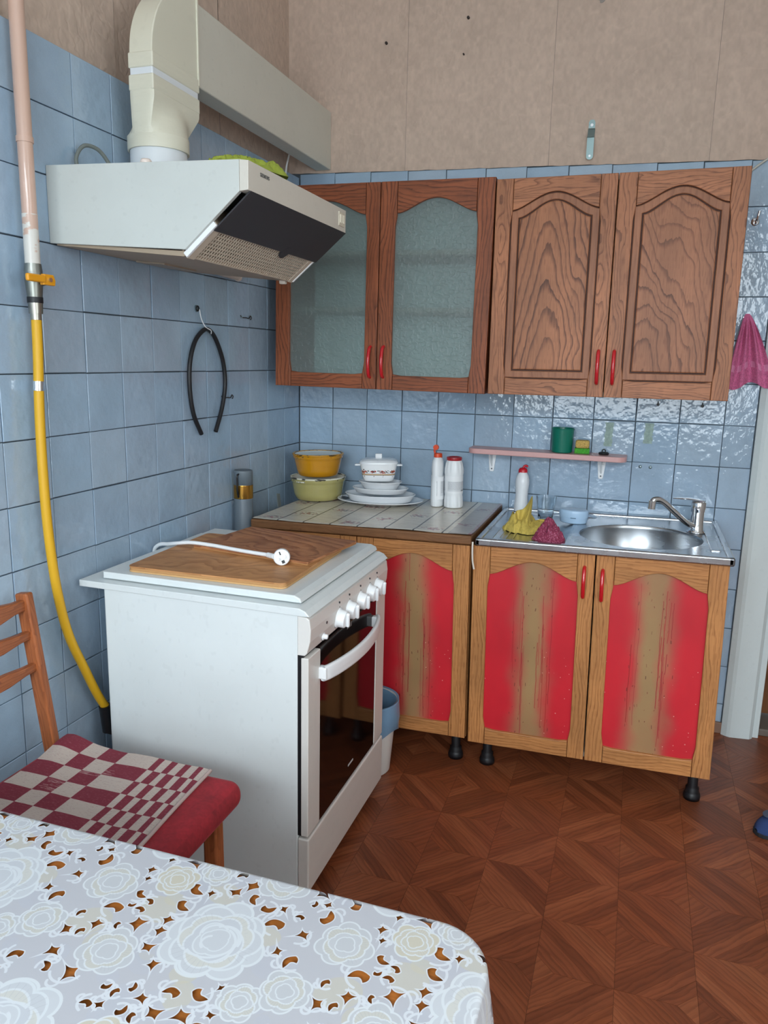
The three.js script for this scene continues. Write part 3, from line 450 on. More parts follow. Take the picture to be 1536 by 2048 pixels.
{ // plywood boards and the unplugged cord on the hob lid
  const e = mat(0xcaa06c, 0.7);
  const rrect = (w, d, r) => { const s = [], q = (cx, cz, a) => { for (let i = 0; i <= 6; i++) { const t = a + i / 6 * Math.PI / 2; s.push([cx + r * Math.cos(t), cz + r * Math.sin(t)]); } }; q(w / 2 - r, d / 2 - r, 0); q(-w / 2 + r, d / 2 - r, Math.PI / 2); q(-w / 2 + r, -d / 2 + r, Math.PI); q(w / 2 - r, -d / 2 + r, Math.PI * 1.5); return s; };
  const b1 = thing('plywood_board', 'larger orange-brown plywood board with rounded corners lying on the stove lid', 'board', [0.353, 0.8245, 1.165], 0.02);
  const lay = (name, y0, y1, w, d, r, m, su, p) => part(name, uvm(prism(rrect(w, d, r), y1 - y0, 0.0008).rotateX(-Math.PI / 2).translate(0, y0, 0), su, su, 'x', 0.5, 0.3), m, p);
  lay('top_veneer', 0.0115, 0.0155, 0.452, 0.42, 0.018, wood(tPly, 0.55), 0.45, b1); lay('core', 0.0045, 0.0115, 0.4505, 0.4185, 0.018, mat(0xb98a58, 0.8), 0.45, b1); lay('bottom_veneer', 0, 0.0045, 0.452, 0.42, 0.018, e, 0.45, b1);
  const b2 = thing('plywood_board', 'smaller dark-grained plywood board lying turned on top of the larger one', 'board', [0.395, 0.8403, 1.03], -0.13);
  lay('top_veneer', 0.004, 0.0095, 0.385, 0.285, 0.004, wood(tPly2, 0.55), 0.4, b2); lay('bottom_veneer', 0, 0.004, 0.384, 0.284, 0.004, mat(0xa9794a, 0.75), 0.4, b2);
  const c = thing('power_cord', 'white power cord with round plug lying across the plywood boards', 'cord', [0, 0.0032, 0]);
  part('cable', tube([[0.452, 0.856, 1.2], [0.4, 0.8545, 1.188], [0.33, 0.8535, 1.172], [0.25, 0.8535, 1.155], [0.18, 0.853, 1.15], [0.13, 0.8445, 1.143], [0.085, 0.833, 1.12], [0.04, 0.822, 1.1], [0.012, 0.8, 1.085], [0.009, 0.76, 1.08], [0.05, 0.7, 1.07]], 0.0056, 90, 10), mWhitePl, c);
  const pl = part('plug', lathe([[0, 0], [0.017, 0], [0.0195, 0.004], [0.0195, 0.02], [0.016, 0.03], [0.01, 0.036], [0, 0.036]], 28), mWhitePl, c, 'round white two-pin plug');
  pl.position.set(0.505, 0.8605, 1.225); pl.scale.setScalar(1.15); pl.quaternion.setFromUnitVectors(new THREE.Vector3(0, 1, 0), new THREE.Vector3(-0.3, -0.12, -0.72).normalize());
  part('plug_pin', [rod([0.008, 0, 0], [0.008, -0.014, 0], 0.0024), rod([-0.008, 0, 0], [-0.008, -0.014, 0], 0.0024)], mChrome, pl);
  part('plug_socket', [ext(-0.0035, 0.0035, -0.001, 0.002, -0.0145, -0.0075, 0), ext(-0.0015, 0.0015, -0.001, 0.002, 0.006, 0.014, 0)], mBlack, pl);
  part('strain_relief', [...Array(5)].map((_, i) => rod([0.452 + i * 0.006, 0.856 + i * 0.0006, 1.2 + i * 0.004], [0.4555 + i * 0.006, 0.8565 + i * 0.0006, 1.2023 + i * 0.004], 0.007)), mWhitePl, c);
}

/* ------------------------------------------------ range hood and its duct */
const font = await new FontLoader().loadAsync('fonts/droid/droid_sans_bold.typeface.json');
{
  const h = thing('range_hood', 'white cooker hood with smoked visor above the stove', 'range hood', [0, 0, 0]), Z0 = 0.855, Z1 = 1.44;
  const side = [[0.001, 1.642], [0.372, 1.62], [0.511, 1.738], [0.511, 1.803], [0.001, 1.817]];
  for (const z of [Z1 - 0.012, Z0]) part('side_panel', uvm(prism(side, 0.012, 0.0012).translate(0, 0, z), 0.5, 0.5), mHood, h);
  part('top_panel', prism([[0.001, 1.808], [0.52, 1.794], [0.52, 1.802], [0.001, 1.816]], Z1 - Z0 - 0.024).translate(0, 0, Z0 + 0.012), mHood, h);
  part('back_panel', ext(0.001, 0.006, 1.645, 1.81, Z0 + 0.012, Z1 - 0.012, 0), mHood, h);
  const fs = part('fascia', [uvm(prism([[0.5115, 1.738], [0.533, 1.74], [0.5335, 1.8], [0.5115, 1.803]], Z1 - Z0, 0.0014).translate(0, 0, Z0), 0.5, 0.5)], mFascia, h);
  const tx = new TextGeometry('SIEMENS', { font, size: 0.0078, depth: 0.0006, curveSegments: 3 }).rotateY(Math.PI / 2).translate(0.5336, 1.779, 1.385); part('lettering', tx, mat(0x5a5a58, 0.6), fs);
  const sw = part('switch_plate', ext(0.5325, 0.536, 1.752, 1.79, 0.872, 0.912, 0.001), mat(0xcfc8b6, 0.4), fs);
  part('slide_switch', [ext(0.535, 0.539, 1.76, 1.783, 0.876, 0.885, 0.001), ext(0.535, 0.5385, 1.76, 1.783, 0.889, 0.896, 0.001), ext(0.535, 0.5385, 1.76, 1.783, 0.9, 0.907, 0.001)], mat(0xe3dcc9, 0.35), sw);
  // sloped front: visor over the upper half, perforated filter over the lower half
  const A = new THREE.Vector2(0.372, 1.62), B = new THREE.Vector2(0.511, 1.738), L = A.distanceTo(B), ux = (B.x - A.x) / L, uy = (B.y - A.y) / L;
  const on = (g) => g.rotateZ(Math.atan2(uy, ux)).translate(A.x, A.y, 0);        // local x runs up the slope, y points into the hood
  part('visor', on(ext(L * 0.42, L * 1.1, -0.013, -0.009, Z0 - 0.004, Z1 - 0.014, 0.001)), mat(0x2d2c30, 0.5), h, 'smoked plastic visor');
  part('visor_tab', on(rod([L * 0.43, -0.0135, 1.06], [L * 0.43, -0.0085, 1.06], 0.02, 0.02, 40)), mat(0x2d2c30, 0.5), h);
  const bars = [], gx0 = -0.012, gx1 = L * 0.46, nz = 44, nx = 9;
  for (let i = 0; i <= nz; i++) { const z = mix(Z0 + 0.03, Z1 - 0.045, i / nz); bars.push(on(ext(gx0, gx1, -0.0075, -0.0055, z - 0.0014, z + 0.0014, 0))); }
  for (let j = 0; j <= nx; j++) { const x = mix(gx0, gx1, j / nx); bars.push(on(ext(x - 0.0014, x + 0.0014, -0.008, -0.005, Z0 + 0.03, Z1 - 0.045, 0))); }
  bars.push(on(ext(gx0 - 0.004, gx1, -0.009, -0.004, Z0 + 0.004, Z0 + 0.032, 0.001)), on(ext(gx0 - 0.004, gx1, -0.009, -0.004, Z1 - 0.047, Z1 - 0.018, 0.001)));
  part('filter_grille', bars, mat(0xc6b8a6, 0.55), h, 'perforated beige filter grille');
  part('filter_back', on(ext(-0.006, L * 0.5, 0.052, 0.055, Z0 + 0.012, Z1 - 0.014, 0)), mat(0xa89682, 0.7), h, 'beige filter cassette behind the grille');
  part('filter_frame', [on(ext(-0.012, -0.008, -0.005, 0.055, Z0 + 0.012, Z1 - 0.014, 0)), on(ext(L * 0.5, L * 0.504, -0.008, 0.055, Z0 + 0.012, Z1 - 0.014, 0))], mat(0xa89682, 0.7), h);
  part('filter_edge', on(ext(-0.012, L * 0.5, -0.011, 0.002, Z1 - 0.018, Z1 - 0.008, 0.002)), mWhitePl, h);
  part('filter_edge', on(ext(-0.012, L * 0.42, -0.011, 0.002, Z0 + 0.002, Z0 + 0.01, 0.002)), mWhitePl, h);
  // lower tray, hanging a little open
  part('lower_tray', uvm(prism([[0.012, 1.638], [0.362, 1.606], [0.372, 1.612], [0.368, 1.618], [0.012, 1.643]], Z1 - Z0 - 0.02, 0.0012).translate(0, 0, Z0 + 0.01), 0.5, 0.5), mat(0xa89682, 0.55, { map: tFilm }), h, 'grease-browned lower tray');
  part('lamp_cover', prism([[0.04, 1.631], [0.13, 1.6225], [0.13, 1.628], [0.04, 1.636]], 0.16, 0.002).translate(0, 0, 1.0), mat(0x9a8c7c, 0.4), h);
  part('tray_clip', ext(0.335, 0.355, 1.598, 1.612, 0.868, 0.884, 0.003), mat(0xd9cfc2, 0.5), h);
}
{
  const d = thing('ventilation_duct', 'cream plastic ventilation duct rising from the hood to the back wall', 'duct', [0, 0, 0]);
  const x0 = 0.072, x1 = 0.14, z0 = 0.985, z1 = 1.2, zc = 1.118, xc = 0.096, R = 0.077;
  part('collar', lathe([[R - 0.006, 0], [R - 0.003, 0], [R - 0.003, 0.115], [R - 0.006, 0.115]], 56).translate(xc, 1.8158, zc), mDuctNew, d, 'round white collar on the hood');
  part('socket', lathe([[R - 0.002, 0], [R + 0.003, 0], [R + 0.003, 0.034], [R - 0.002, 0.034]], 56).translate(xc, 1.914, zc), mDuct, d);
  // round to flat adapter
  const N = 96, rect = (t) => { const a = t * Math.PI * 2, c = Math.cos(a), s = Math.sin(a), hx = (x1 - x0) / 2 + 0.002, hz = (z1 - z0) / 2 + 0.002, k = Math.min(hx / Math.max(1e-6, Math.abs(c)), hz / Math.max(1e-6, Math.abs(s))); return [(x0 + x1) / 2 + k * c, (z0 + z1) / 2 + k * s]; };
  part('adapter', toCreasedNormals(grid(N, 12, (u, v) => {
    const a = u * Math.PI * 2, C = [xc + (R + 0.003) * Math.cos(a), zc + (R + 0.003) * Math.sin(a)], Q = rect(u), t = Math.min(1, v / 0.8);
    return [mix(C[0], Q[0], t), 1.946 + 0.105 * v, mix(C[1], Q[1], t)];
  }), 0.5), mDuct, d);
  const ring = (y0, y1, e, m, n) => part(n, ext(x0 - e, x1 + e, y0, y1, z0 - e, z1 + e, 0.004, 2), m, d);
  ring(2.045, 2.083, 0.003, mDuct, 'sleeve'); ring(2.08, 2.105, 0.0, mDuctNew, 'flat_section'); ring(2.098, 2.135, 0.003, mDuct, 'sleeve');
  const el = new THREE.Shape(); el.moveTo(z0, 2.13); el.lineTo(z1, 2.13); el.absarc(z0, 2.13, z1 - z0, 0, Math.PI / 2, false); el.lineTo(z0, 2.13);
  part('elbow', new THREE.ExtrudeGeometry(el, { depth: x1 - x0 - 0.006, bevelEnabled: true, bevelSize: 0.003, bevelThickness: 0.003, bevelOffset: -0.003, curveSegments: 32 }).rotateY(-Math.PI / 2).translate(x1 - 0.003, 0, 0), mDuct, d, 'quarter-round flat elbow');
  part('elbow_flange', ext(x0 - 0.003, x1 + 0.004, 2.118, 2.348, z0 - 0.004, z0 + 0.003, 0.0015), mDuct, d);
  part('flat_channel', uvm(ext(x0 + 0.002, x1 - 0.002, 2.118, 2.33, 0.004, z0 - 0.002, 0.004, 2), 0.5, 0.5), mDuctFlat, d, 'long flat channel running to the back wall');
}

/* ------------------------------------------------ things on the hood and the left wall */
{
  const o = single('pipe_stub', [rod([0.018, 1.655, 0.55], [0.018, 1.661, 0.7], 0.0125, 0.0125, 20), rod([0.018, 1.6545, 0.548], [0.018, 1.655, 0.556], 0.0142, 0.0142, 20), ext(0.0003, 0.01, 1.648, 1.67, 0.6, 0.63, 0.002)], mat(0xcdbfb6, 0.5), 'short pinkish white tube fixed to the tiles below the hood', 'tube');
}
function crumple(w, d, hgt, o = {}) {   // a crumpled cloth heap on the ground at y = 0
  const { s = 1, peak = [], n = 70, f = 5, thin = 0.2 } = o;
  return grid(n, n, (u, v) => {
    const a = u * Math.PI * 2, r = v, edge = 1 + 0.3 * (fbm(u, 0.3, 6, 1, 2, s) - 0.5) * 2, x = Math.cos(a) * r * w / 2 * edge, z = Math.sin(a) * r * d / 2 * edge, U = 0.5 + Math.cos(a) * r * 0.45, Vv = 0.5 + Math.sin(a) * r * 0.45;
    const ridge = 1 - Math.abs(fbm(U, Vv, f, f, 3, s + 3) - 0.5) * 2; let y = hgt * (1 - Math.pow(r, 1.6)) * (0.45 + thin) + hgt * 0.75 * (Math.pow(ridge, 3) - 0.3) * (1 - Math.pow(r, 4));
    for (const [px, pz, ph, pr, lx] of peak) { const q = Math.exp(-((x - px) ** 2 + (z - pz) ** 2) / (pr * pr)); y += ph * q; }
    let xx = x; for (const [px, pz, ph, pr, lx] of peak) { const q = Math.exp(-((x - px) ** 2 + (z - pz) ** 2) / (pr * pr)); xx += lx * q; }
    return [xx, Math.max(0.0008, y), z];
  });
}
{
  const g = crumple(0.26, 0.13, 0.03, { s: 5, f: 7, thin: 0.3, peak: [[0.09, 0, 0.022, 0.04, 0]] }).rotateY(1.15);
  const o = single('rag', g, mat(0x93a03a, 0.9, { sheen: 0.4 }), 'crumpled yellow-green rag on top of the cooker hood', 'rag'); o.position.set(0.452, 1.8055, 1.31); o.rotation.z = -0.027;
  const p = single('bottle_cap', lathe([[0, 0.016], [0.01, 0.016], [0.013, 0.012], [0.014, 0], [0, 0]], 24), mat(0xe8d9cf, 0.4), 'small pale cap on top of the hood beside the rag', 'cap'); p.position.set(0.25, 1.81, 1.4);
  single('hood_cable', tube([[0.02, 1.8175, 1.345], [0.02, 1.85, 1.355], [0.025, 1.885, 1.33], [0.035, 1.885, 1.29], [0.045, 1.855, 1.26], [0.05, 1.819, 1.245]], 0.0048, 60, 10), mat(0x6f7672, 0.6), 'grey braided cable arching up behind the hood', 'cable');
  single('white_cable', tube([[0.012, 1.82, 0.8], [0.01, 1.95, 0.42], [0.008, 2.06, 0.16], [0.006, 2.12, 0.13], [0.01, 2.17, 0.11]], 0.0035, 50, 8), mWhitePl, 'thin white cable on the left wall behind the hood', 'cable');
}
{ // gas pipe, valve and hose
  const z = 1.535, x = 0.032, p = thing('gas_pipe', 'beige painted gas pipe with worn white lower end on the left wall', 'pipe', [0, 0, 0]);
  part('pipe', rod([x, 1.69, z], [x, H, z], 0.0165, 0.0165, 24), mat(0xc6a594, 0.28, { clearcoat: 0.4 }), p);
  const tWorn = dataTex(128, 256, (u, v) => { const k = sm(0.5, 0.62, fbm(u, v, 5, 8, 4, 301) + 0.55 * (v - 0.62)); return mix3([208, 205, 198], [198, 168, 152], k); });
  part('worn_end', rod([x, 1.582, z], [x, 1.69, z], 0.0168, 0.0168, 24), mat(0xffffff, 0.35, { map: tWorn }), p, 'chipped white painted end'); part('joint', rod([x, 1.84, z], [x, 1.852, z], 0.0185, 0.0185, 24), mat(0xc6a594, 0.3), p);
  const v = thing('gas_valve', 'metal gas valve with orange-yellow lever at the pipe end', 'valve', [x, 0, z]);
  part('upper_nut', [rod([0, 1.565, 0], [0, 1.583, 0], 0.02, 0.018, 8), rod([0, 1.55, 0], [0, 1.566, 0], 0.0215, 0.019, 20)], mat(0x9a9c96, 0.35, { metalness: 0.9 }), v);
  part('valve_body', [rod([0, 1.508, 0], [0, 1.552, 0], 0.0165, 0.0205, 20), rod([0, 1.54, -0.006], [0.026, 1.545, -0.01], 0.009)], mat(0x8b8d86, 0.35, { metalness: 0.9 }), v);
  part('seal_ring', rod([0, 1.496, 0], [0, 1.509, 0], 0.0175, 0.0175, 24), mRubber, v); part('lower_nut', [rod([0, 1.472, 0], [0, 1.496, 0], 0.0155, 0.0165, 6), rod([0, 1.458, 0], [0, 1.473, 0], 0.0125, 0.0125, 20)], mat(0xa8a49a, 0.3, { metalness: 0.9 }), v);
  const lv = part('lever', [prism([[-0.018, -0.012], [0.018, -0.012], [0.02, 0.0], [0.014, 0.012], [-0.014, 0.012], [-0.02, 0]], 0.012, 0.002).rotateY(Math.PI / 2), ext(0.004, 0.014, -0.008, 0.009, 0.012, 0.068, 0.004, 2)], mat(0xe29a1b, 0.4), v, 'orange-yellow plastic lever');
  lv.position.set(0.022, 1.548, -0.012); part('screw', rod([0.01, 0, 0], [0.016, 0, 0], 0.005), mChrome, lv);
  const hs = thing('gas_hose', 'yellow gas hose hanging in a curve from the valve to the stove', 'hose', [0, 0, 0]);
  part('hose', tube([[x, 1.462, z], [0.032, 1.38, 1.537], [0.032, 1.25, 1.544], [0.034, 1.1, 1.548], [0.036, 0.95, 1.545], [0.038, 0.8, 1.53], [0.04, 0.68, 1.503], [0.042, 0.57, 1.455], [0.046, 0.48, 1.415], [0.05, 0.43, 1.388]], 0.0115, 140, 16), mat(0xd6a51d, 0.5), hs);
  part('foil_band', rod([0.032, 1.296, 1.5425], [0.032, 1.318, 1.541], 0.0127, 0.0127, 24), mChrome, hs, 'silver foil band');
  part('hose_end', [rod([0.05, 0.438, 1.392], [0.052, 0.36, 1.384], 0.0165, 0.0165, 20), rod([0.052, 0.365, 1.385], [0.0885, 0.345, 1.36], 0.013, 0.013, 16)], mBlack, hs, 'black elbow connector at the stove');
}
{ // black tubing hung from a wall hook by a string
  const pts = [[0.012, 1.131, 0.803], [0.012, 1.2, 0.848], [0.013, 1.29, 0.868], [0.014, 1.37, 0.862], [0.015, 1.43, 0.832], [0.016, 1.462, 0.79], [0.016, 1.47, 0.762], [0.016, 1.458, 0.728], [0.015, 1.42, 0.69], [0.014, 1.36, 0.656], [0.013, 1.29, 0.645], [0.012, 1.21, 0.667], [0.012, 1.132, 0.712]];
  const t = thing('rubber_tube', 'black rubber tube bent into an open loop hanging on the left wall', 'tube', [0, 0, 0]);
  part('tube', tube(pts, 0.0072, 120, 12), mRubber, t); part('string', tube([[0.012, 1.53, 0.797], [0.0145, 1.5, 0.79], [0.02, 1.476, 0.775], [0.026, 1.466, 0.752], [0.02, 1.456, 0.742]], 0.0016, 24, 6), mWhitePl, t, 'thin white string');
  const hk = thing('wall_hook', 'small round metal hook above the black tube', 'hook', [0, 1.533, 0.797]);
  part('base', rod([0.0005, 0, 0], [0.004, 0, 0], 0.011), mZinc, hk); part('ring', new THREE.TorusGeometry(0.0075, 0.0018, 8, 20).rotateY(Math.PI / 2).translate(0.006, 0, 0), mat(0x3c4045, 0.4, { metalness: 0.8 }), hk);
  for (const [y, z, l] of [[1.522, 0.475, 'thin bent wire clip on the tiles near the glazed cabinet'], [1.243, 0.618, 'thin bent wire clip on the tiles beside the tube loop']]) {
    const c = thing('wire_clip', l, 'clip', [0, y, z], 0, 'wire clips on the left wall');
    part('wire', tube([[0.002, 0.006, 0.034], [0.004, 0, 0.028], [0.005, 0, 0], [0.005, 0, -0.026], [0.006, 0.008, -0.032], [0.007, 0.002, -0.038], [0.006, -0.006, -0.034]], 0.0018, 40, 6), mat(0x4a4540, 0.4, { metalness: 0.8 }), c); part('nail', rod([0.0003, 0, 0.03], [0.007, 0, 0.03], 0.0026), mZinc, c);
  }
}
{ // flask standing on a narrow ledge beside the cabinet
  const lg = single('wall_ledge', uvm(ext(0.004, 0.082, 0.628, 0.646, 0.53, 0.66, 0.002), 0.2, 0.35, 'z'), mLowDk, 'narrow wooden ledge on the left wall beside the base cabinet', 'ledge');
  const f = thing('thermos_flask', 'grey cylindrical flask with gold band and black strap by the left wall', 'flask', [0.045, 0.646, 0.585]);
  part('body', lathe([[0, 0], [0.032, 0], [0.034, 0.004], [0.034, 0.24], [0, 0.24]], 40), mat(0x626d76, 0.45), f); part('gold_band', lathe([[0.0345, 0.238], [0.035, 0.24], [0.035, 0.285], [0.0345, 0.287]], 40), mat(0xb8893f, 0.22, { metalness: 1 }), f, 'shiny gold band');
  part('cup_lid', lathe([[0, 0.286], [0.034, 0.286], [0.0342, 0.333], [0.033, 0.339], [0.031, 0.34], [0.03, 0.337], [0, 0.336]], 40), mat(0x68737b, 0.45), f);
  part('strap', tube([[0, 0.328, 0.034], [0, 0.325, 0.043], [0, 0.3, 0.0445], [0, 0.27, 0.043], [0, 0.245, 0.036]], 0.0035, 24, 8), mBlack, f);
  const g = single('plastic_scrap', prism([[0, 0], [0.028, 0], [0.018, 0.05], [-0.006, 0.055]], 0.003, 0.0006).rotateY(Math.PI / 2), mat(0x5d6669, 0.5), 'small grey plastic piece leaning on the tiles behind the oilcloth', 'scrap'); g.position.set(0.004, 0.8195, 0.4); 
  const lg2 = g; lg2.position.set(0.0875, WT(0.0875) + 0.0025, 0.395); lg2.rotation.z = 0.02;
}

/* ------------------------------------------------ crockery and bottles on the worktop */
const onWT = (o, x, z, lift = 0.0028) => { o.position.set(x, WT(x) + lift, z); o.rotation.z = 0.016; return o; };
{
  const tEn = (c, s) => dataTex(512, 256, (u, v) => { const chip = sm(0.7, 0.74, fbm(u, v, 30, 12, 3, s)) * sm(0.93, 0.98, v), n = 0.96 + 0.07 * fbm(u, v, 6, 4, 3, s + 5); return mix3(c.map((q) => q * n), [48, 42, 38], chip); });
  const pot = (name, label, r0, r1, h, c, s, m) => {
    const p = thing(name, label, 'pot');
    const pts = [[0, 0.002], [r0 * 0.8, 0], [r0 * 0.93, 0.006], [r0, 0.022]]; for (let i = 1; i <= 6; i++) pts.push([mix(r0, r1, i / 6), mix(0.022, h - 0.018, i / 6)]); pts.push([r1 + 0.004, h - 0.016], [r1 + 0.005, h - 0.003]);
    part('body', lathe(pts, 64), mat(0xffffff, 0.18, { map: tEn(c, s), clearcoat: 0.7, clearcoatRoughness: 0.08 }), p);
    part('inside', lathe([[r1 + 0.001, h - 0.004], [r1 - 0.003, h - 0.02], [r0 - 0.004, 0.02], [r0 * 0.8, 0.006], [0, 0.005]], 64), mat(0xe6e6dc, 0.25), p, 'white enamel inside');
    part('rim', new THREE.TorusGeometry(r1 + 0.003, 0.0036, 10, 72).rotateX(Math.PI / 2).translate(0, h - 0.002, 0), m, p); return p;
  };
  const tRim = dataTex(512, 32, (u, v) => mix3([222, 220, 200], [40, 36, 32], sm(0.6, 0.66, fbm(u, v, 40, 4, 3, 401)))), mRim = mat(0xffffff, 0.3, { map: tRim }), mRimY = mat(0xffffff, 0.3, { map: dataTex(512, 32, (u, v) => mix3([196, 140, 34], [40, 34, 28], sm(0.58, 0.64, fbm(u, v, 40, 4, 3, 411)))) });
  const p1 = pot('enamel_pot', 'olive green enamel pot with chipped white rim under the yellow pot', 0.098, 0.108, 0.094, [172, 163, 104], 421, mRim); onWT(p1, 0.158, 0.16);
  const p2 = pot('enamel_pot', 'orange-yellow enamel pot standing on the olive green pot', 0.086, 0.098, 0.092, [203, 140, 22], 431, mRimY); onWT(p2, 0.156, 0.158, 0.0985); 
  part('lid', lathe([[0, 0.078], [0.05, 0.079], [0.085, 0.085], [0.091, 0.0915], [0.093, 0.091]], 64), mat(0xd8dbd6, 0.3), p2, 'grey-white upturned lid sunk into the rim');
  for (const k of [-1, 1]) { part('ear', tube([[k * 0.099, 0.08, -0.018], [k * 0.107, 0.081, -0.011], [k * 0.107, 0.081, 0.011], [k * 0.099, 0.08, 0.018]], 0.0028, 20, 8).rotateY(1.1), mRimY, p2); part('ear', tube([[k * 0.109, 0.081, -0.02], [k * 0.118, 0.082, -0.012], [k * 0.118, 0.082, 0.012], [k * 0.109, 0.081, 0.02]], 0.003, 20, 8).rotateY(1.3), mRim, p1); }
  // crockery stack
  const mP = mat(0xe4e7ea, 0.15, { clearcoat: 0.6, clearcoatRoughness: 0.05 }), X = 0.432, Z = 0.18;
  const oval = (pts, sz, m = 64) => lathe(pts, m).scale(1, 1, sz);
  const stack = (name, label, pts, sz, y, cat) => { const o = single(name, oval(pts, sz), mP, label, cat); o.geometry.computeVertexNormals(); return onWT(o, X, Z, y); };
  const big = stack('serving_platter', 'large white oval platter at the bottom of the crockery stack', [[0, 0.001], [0.1, 0], [0.105, 0.002], [0.12, 0.006], [0.172, 0.016], [0.176, 0.018], [0.174, 0.0205], [0.165, 0.019], [0.12, 0.0095], [0.1, 0.006], [0, 0.005]], 0.68, 0.003, 'platter');
  const fl = part('printed_flower', [...Array(9)].map((_, i) => new THREE.CircleGeometry(0.006 + 0.004 * hash(i, 2, 9), 10).rotateX(-Math.PI / 2).translate(-0.142 + 0.028 * (hash(i, 1, 5) - 0.5), 0.0168, 0.02 + 0.04 * (hash(i, 4, 7) - 0.5)).translate(0, 0.0004 * i * 0.3, 0)), mat(0x3c4149, 0.4), big); fl.rotation.z = -0.12; fl.position.y = -0.0165;
  stack('oval_dish', 'deep white oval dish with straight sides lying on the platter', [[0, 0.002], [0.118, 0], [0.126, 0.004], [0.14, 0.027], [0.144, 0.028], [0.143, 0.031], [0.136, 0.03], [0.122, 0.008], [0, 0.006]], 0.66, 0.0145, 'dish');
  stack('small_dish', 'grey-white oval dish with scalloped ends below the small bowl', [[0, 0.002], [0.09, 0], [0.1, 0.004], [0.112, 0.02], [0.115, 0.021], [0.113, 0.0235], [0.107, 0.022], [0.096, 0.007], [0, 0.006]], 0.66, 0.0465, 'dish');
  stack('serving_bowl', 'white oval bowl holding the flowered casserole', [[0, 0.002], [0.058, 0], [0.064, 0.003], [0.076, 0.024], [0.085, 0.036], [0.089, 0.037], [0.087, 0.04], [0.08, 0.038], [0.07, 0.022], [0.058, 0.006], [0, 0.005]], 0.74, 0.0545, 'bowl');
  const cs = thing('casserole', 'white casserole with red rose band and lid topping the crockery stack', 'casserole'); onWT(cs, X - 0.008, Z, 0.0955); cs.rotation.y = 0.3;
  const tRose = canvasTex(1024, 256, (g, w, h) => {
    g.fillStyle = '#eceef0'; g.fillRect(0, 0, w, h); let q = 91; const r = () => { q = (q * 1664525 + 1013904223) >>> 0; return q / 4294967296; };
    g.fillStyle = '#c9a25a'; g.fillRect(0, 148, w, 9); g.fillStyle = '#4a2a22'; g.fillRect(0, 158, w, 6); g.fillStyle = '#7a3a2c'; g.fillRect(0, 140, w, 4);
    for (let k = 0; k < 12; k++) { const x = (k + 0.5) * w / 12, b = k % 2 ? 0.7 : 1; for (let i = 0; i < 40; i++) { const a = r() * 6.28, d = r() * 30 * b; g.fillStyle = ['#b3261f', '#8a1a1a', '#d0592c', '#2b2a2c', '#3c3a30'][Math.floor(r() * 5)]; g.beginPath(); g.ellipse(x + Math.cos(a) * d * 1.25, 112 + Math.sin(a) * d * 0.9, 3 + r() * 6, 2 + r() * 5, r() * 3, 0, 7); g.fill(); } for (let i = 0; i < 10; i++) { g.fillStyle = '#35322e'; g.beginPath(); g.ellipse(x + 30 + r() * 26, 112 + (r() - 0.5) * 34, 4, 2.4, r() * 3, 0, 7); g.fill(); } for (let i = 0; i < 5; i++) { g.fillStyle = '#5a3a30'; g.fillRect(x - 4 + r() * 8, 164 + r() * 20, 3, 6); } }
  });
  const sq = (pts, n = 64) => { const g = lathe(pts, n), P = g.attributes.position; for (let i = 0; i < P.count; i++) { const x = P.getX(i), z = P.getZ(i), r = Math.hypot(x, z); if (r > 1e-5) { const c = Math.abs(x) / r, s = Math.abs(z) / r, k = 1 / Math.pow(c ** 4 + s ** 4, 0.25); P.setXYZ(i, x * k * 0.93, P.getY(i), z * k * 0.68); } } g.computeVertexNormals(); return g; };
  const bodyG = sq([[0, 0.001], [0.054, 0], [0.06, 0.003], [0.066, 0.016], [0.073, 0.045], [0.076, 0.06]]); { const P = bodyG.attributes.position, uv = bodyG.attributes.uv; for (let i = 0; i < P.count; i++) uv.setY(i, P.getY(i) / 0.062); } cs.scale.set(1.04, 1.18, 1.04);
  part('body', bodyG, mat(0xffffff, 0.15, { map: tRose, clearcoat: 0.6 }), cs, 'body printed with a band of red roses');
  part('lid', sq([[0.079, 0.06], [0.079, 0.063], [0.074, 0.069], [0.055, 0.074], [0.02, 0.076], [0, 0.076]]), mP, cs); part('lid_knob', ext(-0.013, 0.013, 0.075, 0.09, -0.007, 0.007, 0.003, 2), mP, cs);
  for (const s of [-1, 1]) part('ear', ext(s * 0.062 - 0.014, s * 0.062 + 0.014, 0.05, 0.056, -0.016, 0.016, 0.0028, 2).translate(s * 0.014, 0, 0), mP, cs);
}
const labelTex = (s, bar) => canvasTex(512, 512, (g, w, h) => {
  g.fillStyle = '#eceef0'; g.fillRect(0, 0, w, h); let q = s; const r = () => { q = (q * 1664525 + 1013904223) >>> 0; return q / 4294967296; };
  for (const cx of [0, 256]) { g.fillStyle = 'rgba(208,210,214,.8)'; g.fillRect(cx + 20, 150, 216, 300); for (let y = 165; y < 400; y += 11) { g.fillStyle = 'rgba(110,112,120,.6)'; let x = cx + 28; while (x < cx + 215) { const l = 4 + r() * 16; g.fillRect(x, y, l, 3); x += l + 4; } } if (bar) { g.fillStyle = '#3a3b40'; for (let x = cx + 150; x < cx + 226; x += 5) g.fillRect(x, 405, 1 + r() * 3, 44); } }
});
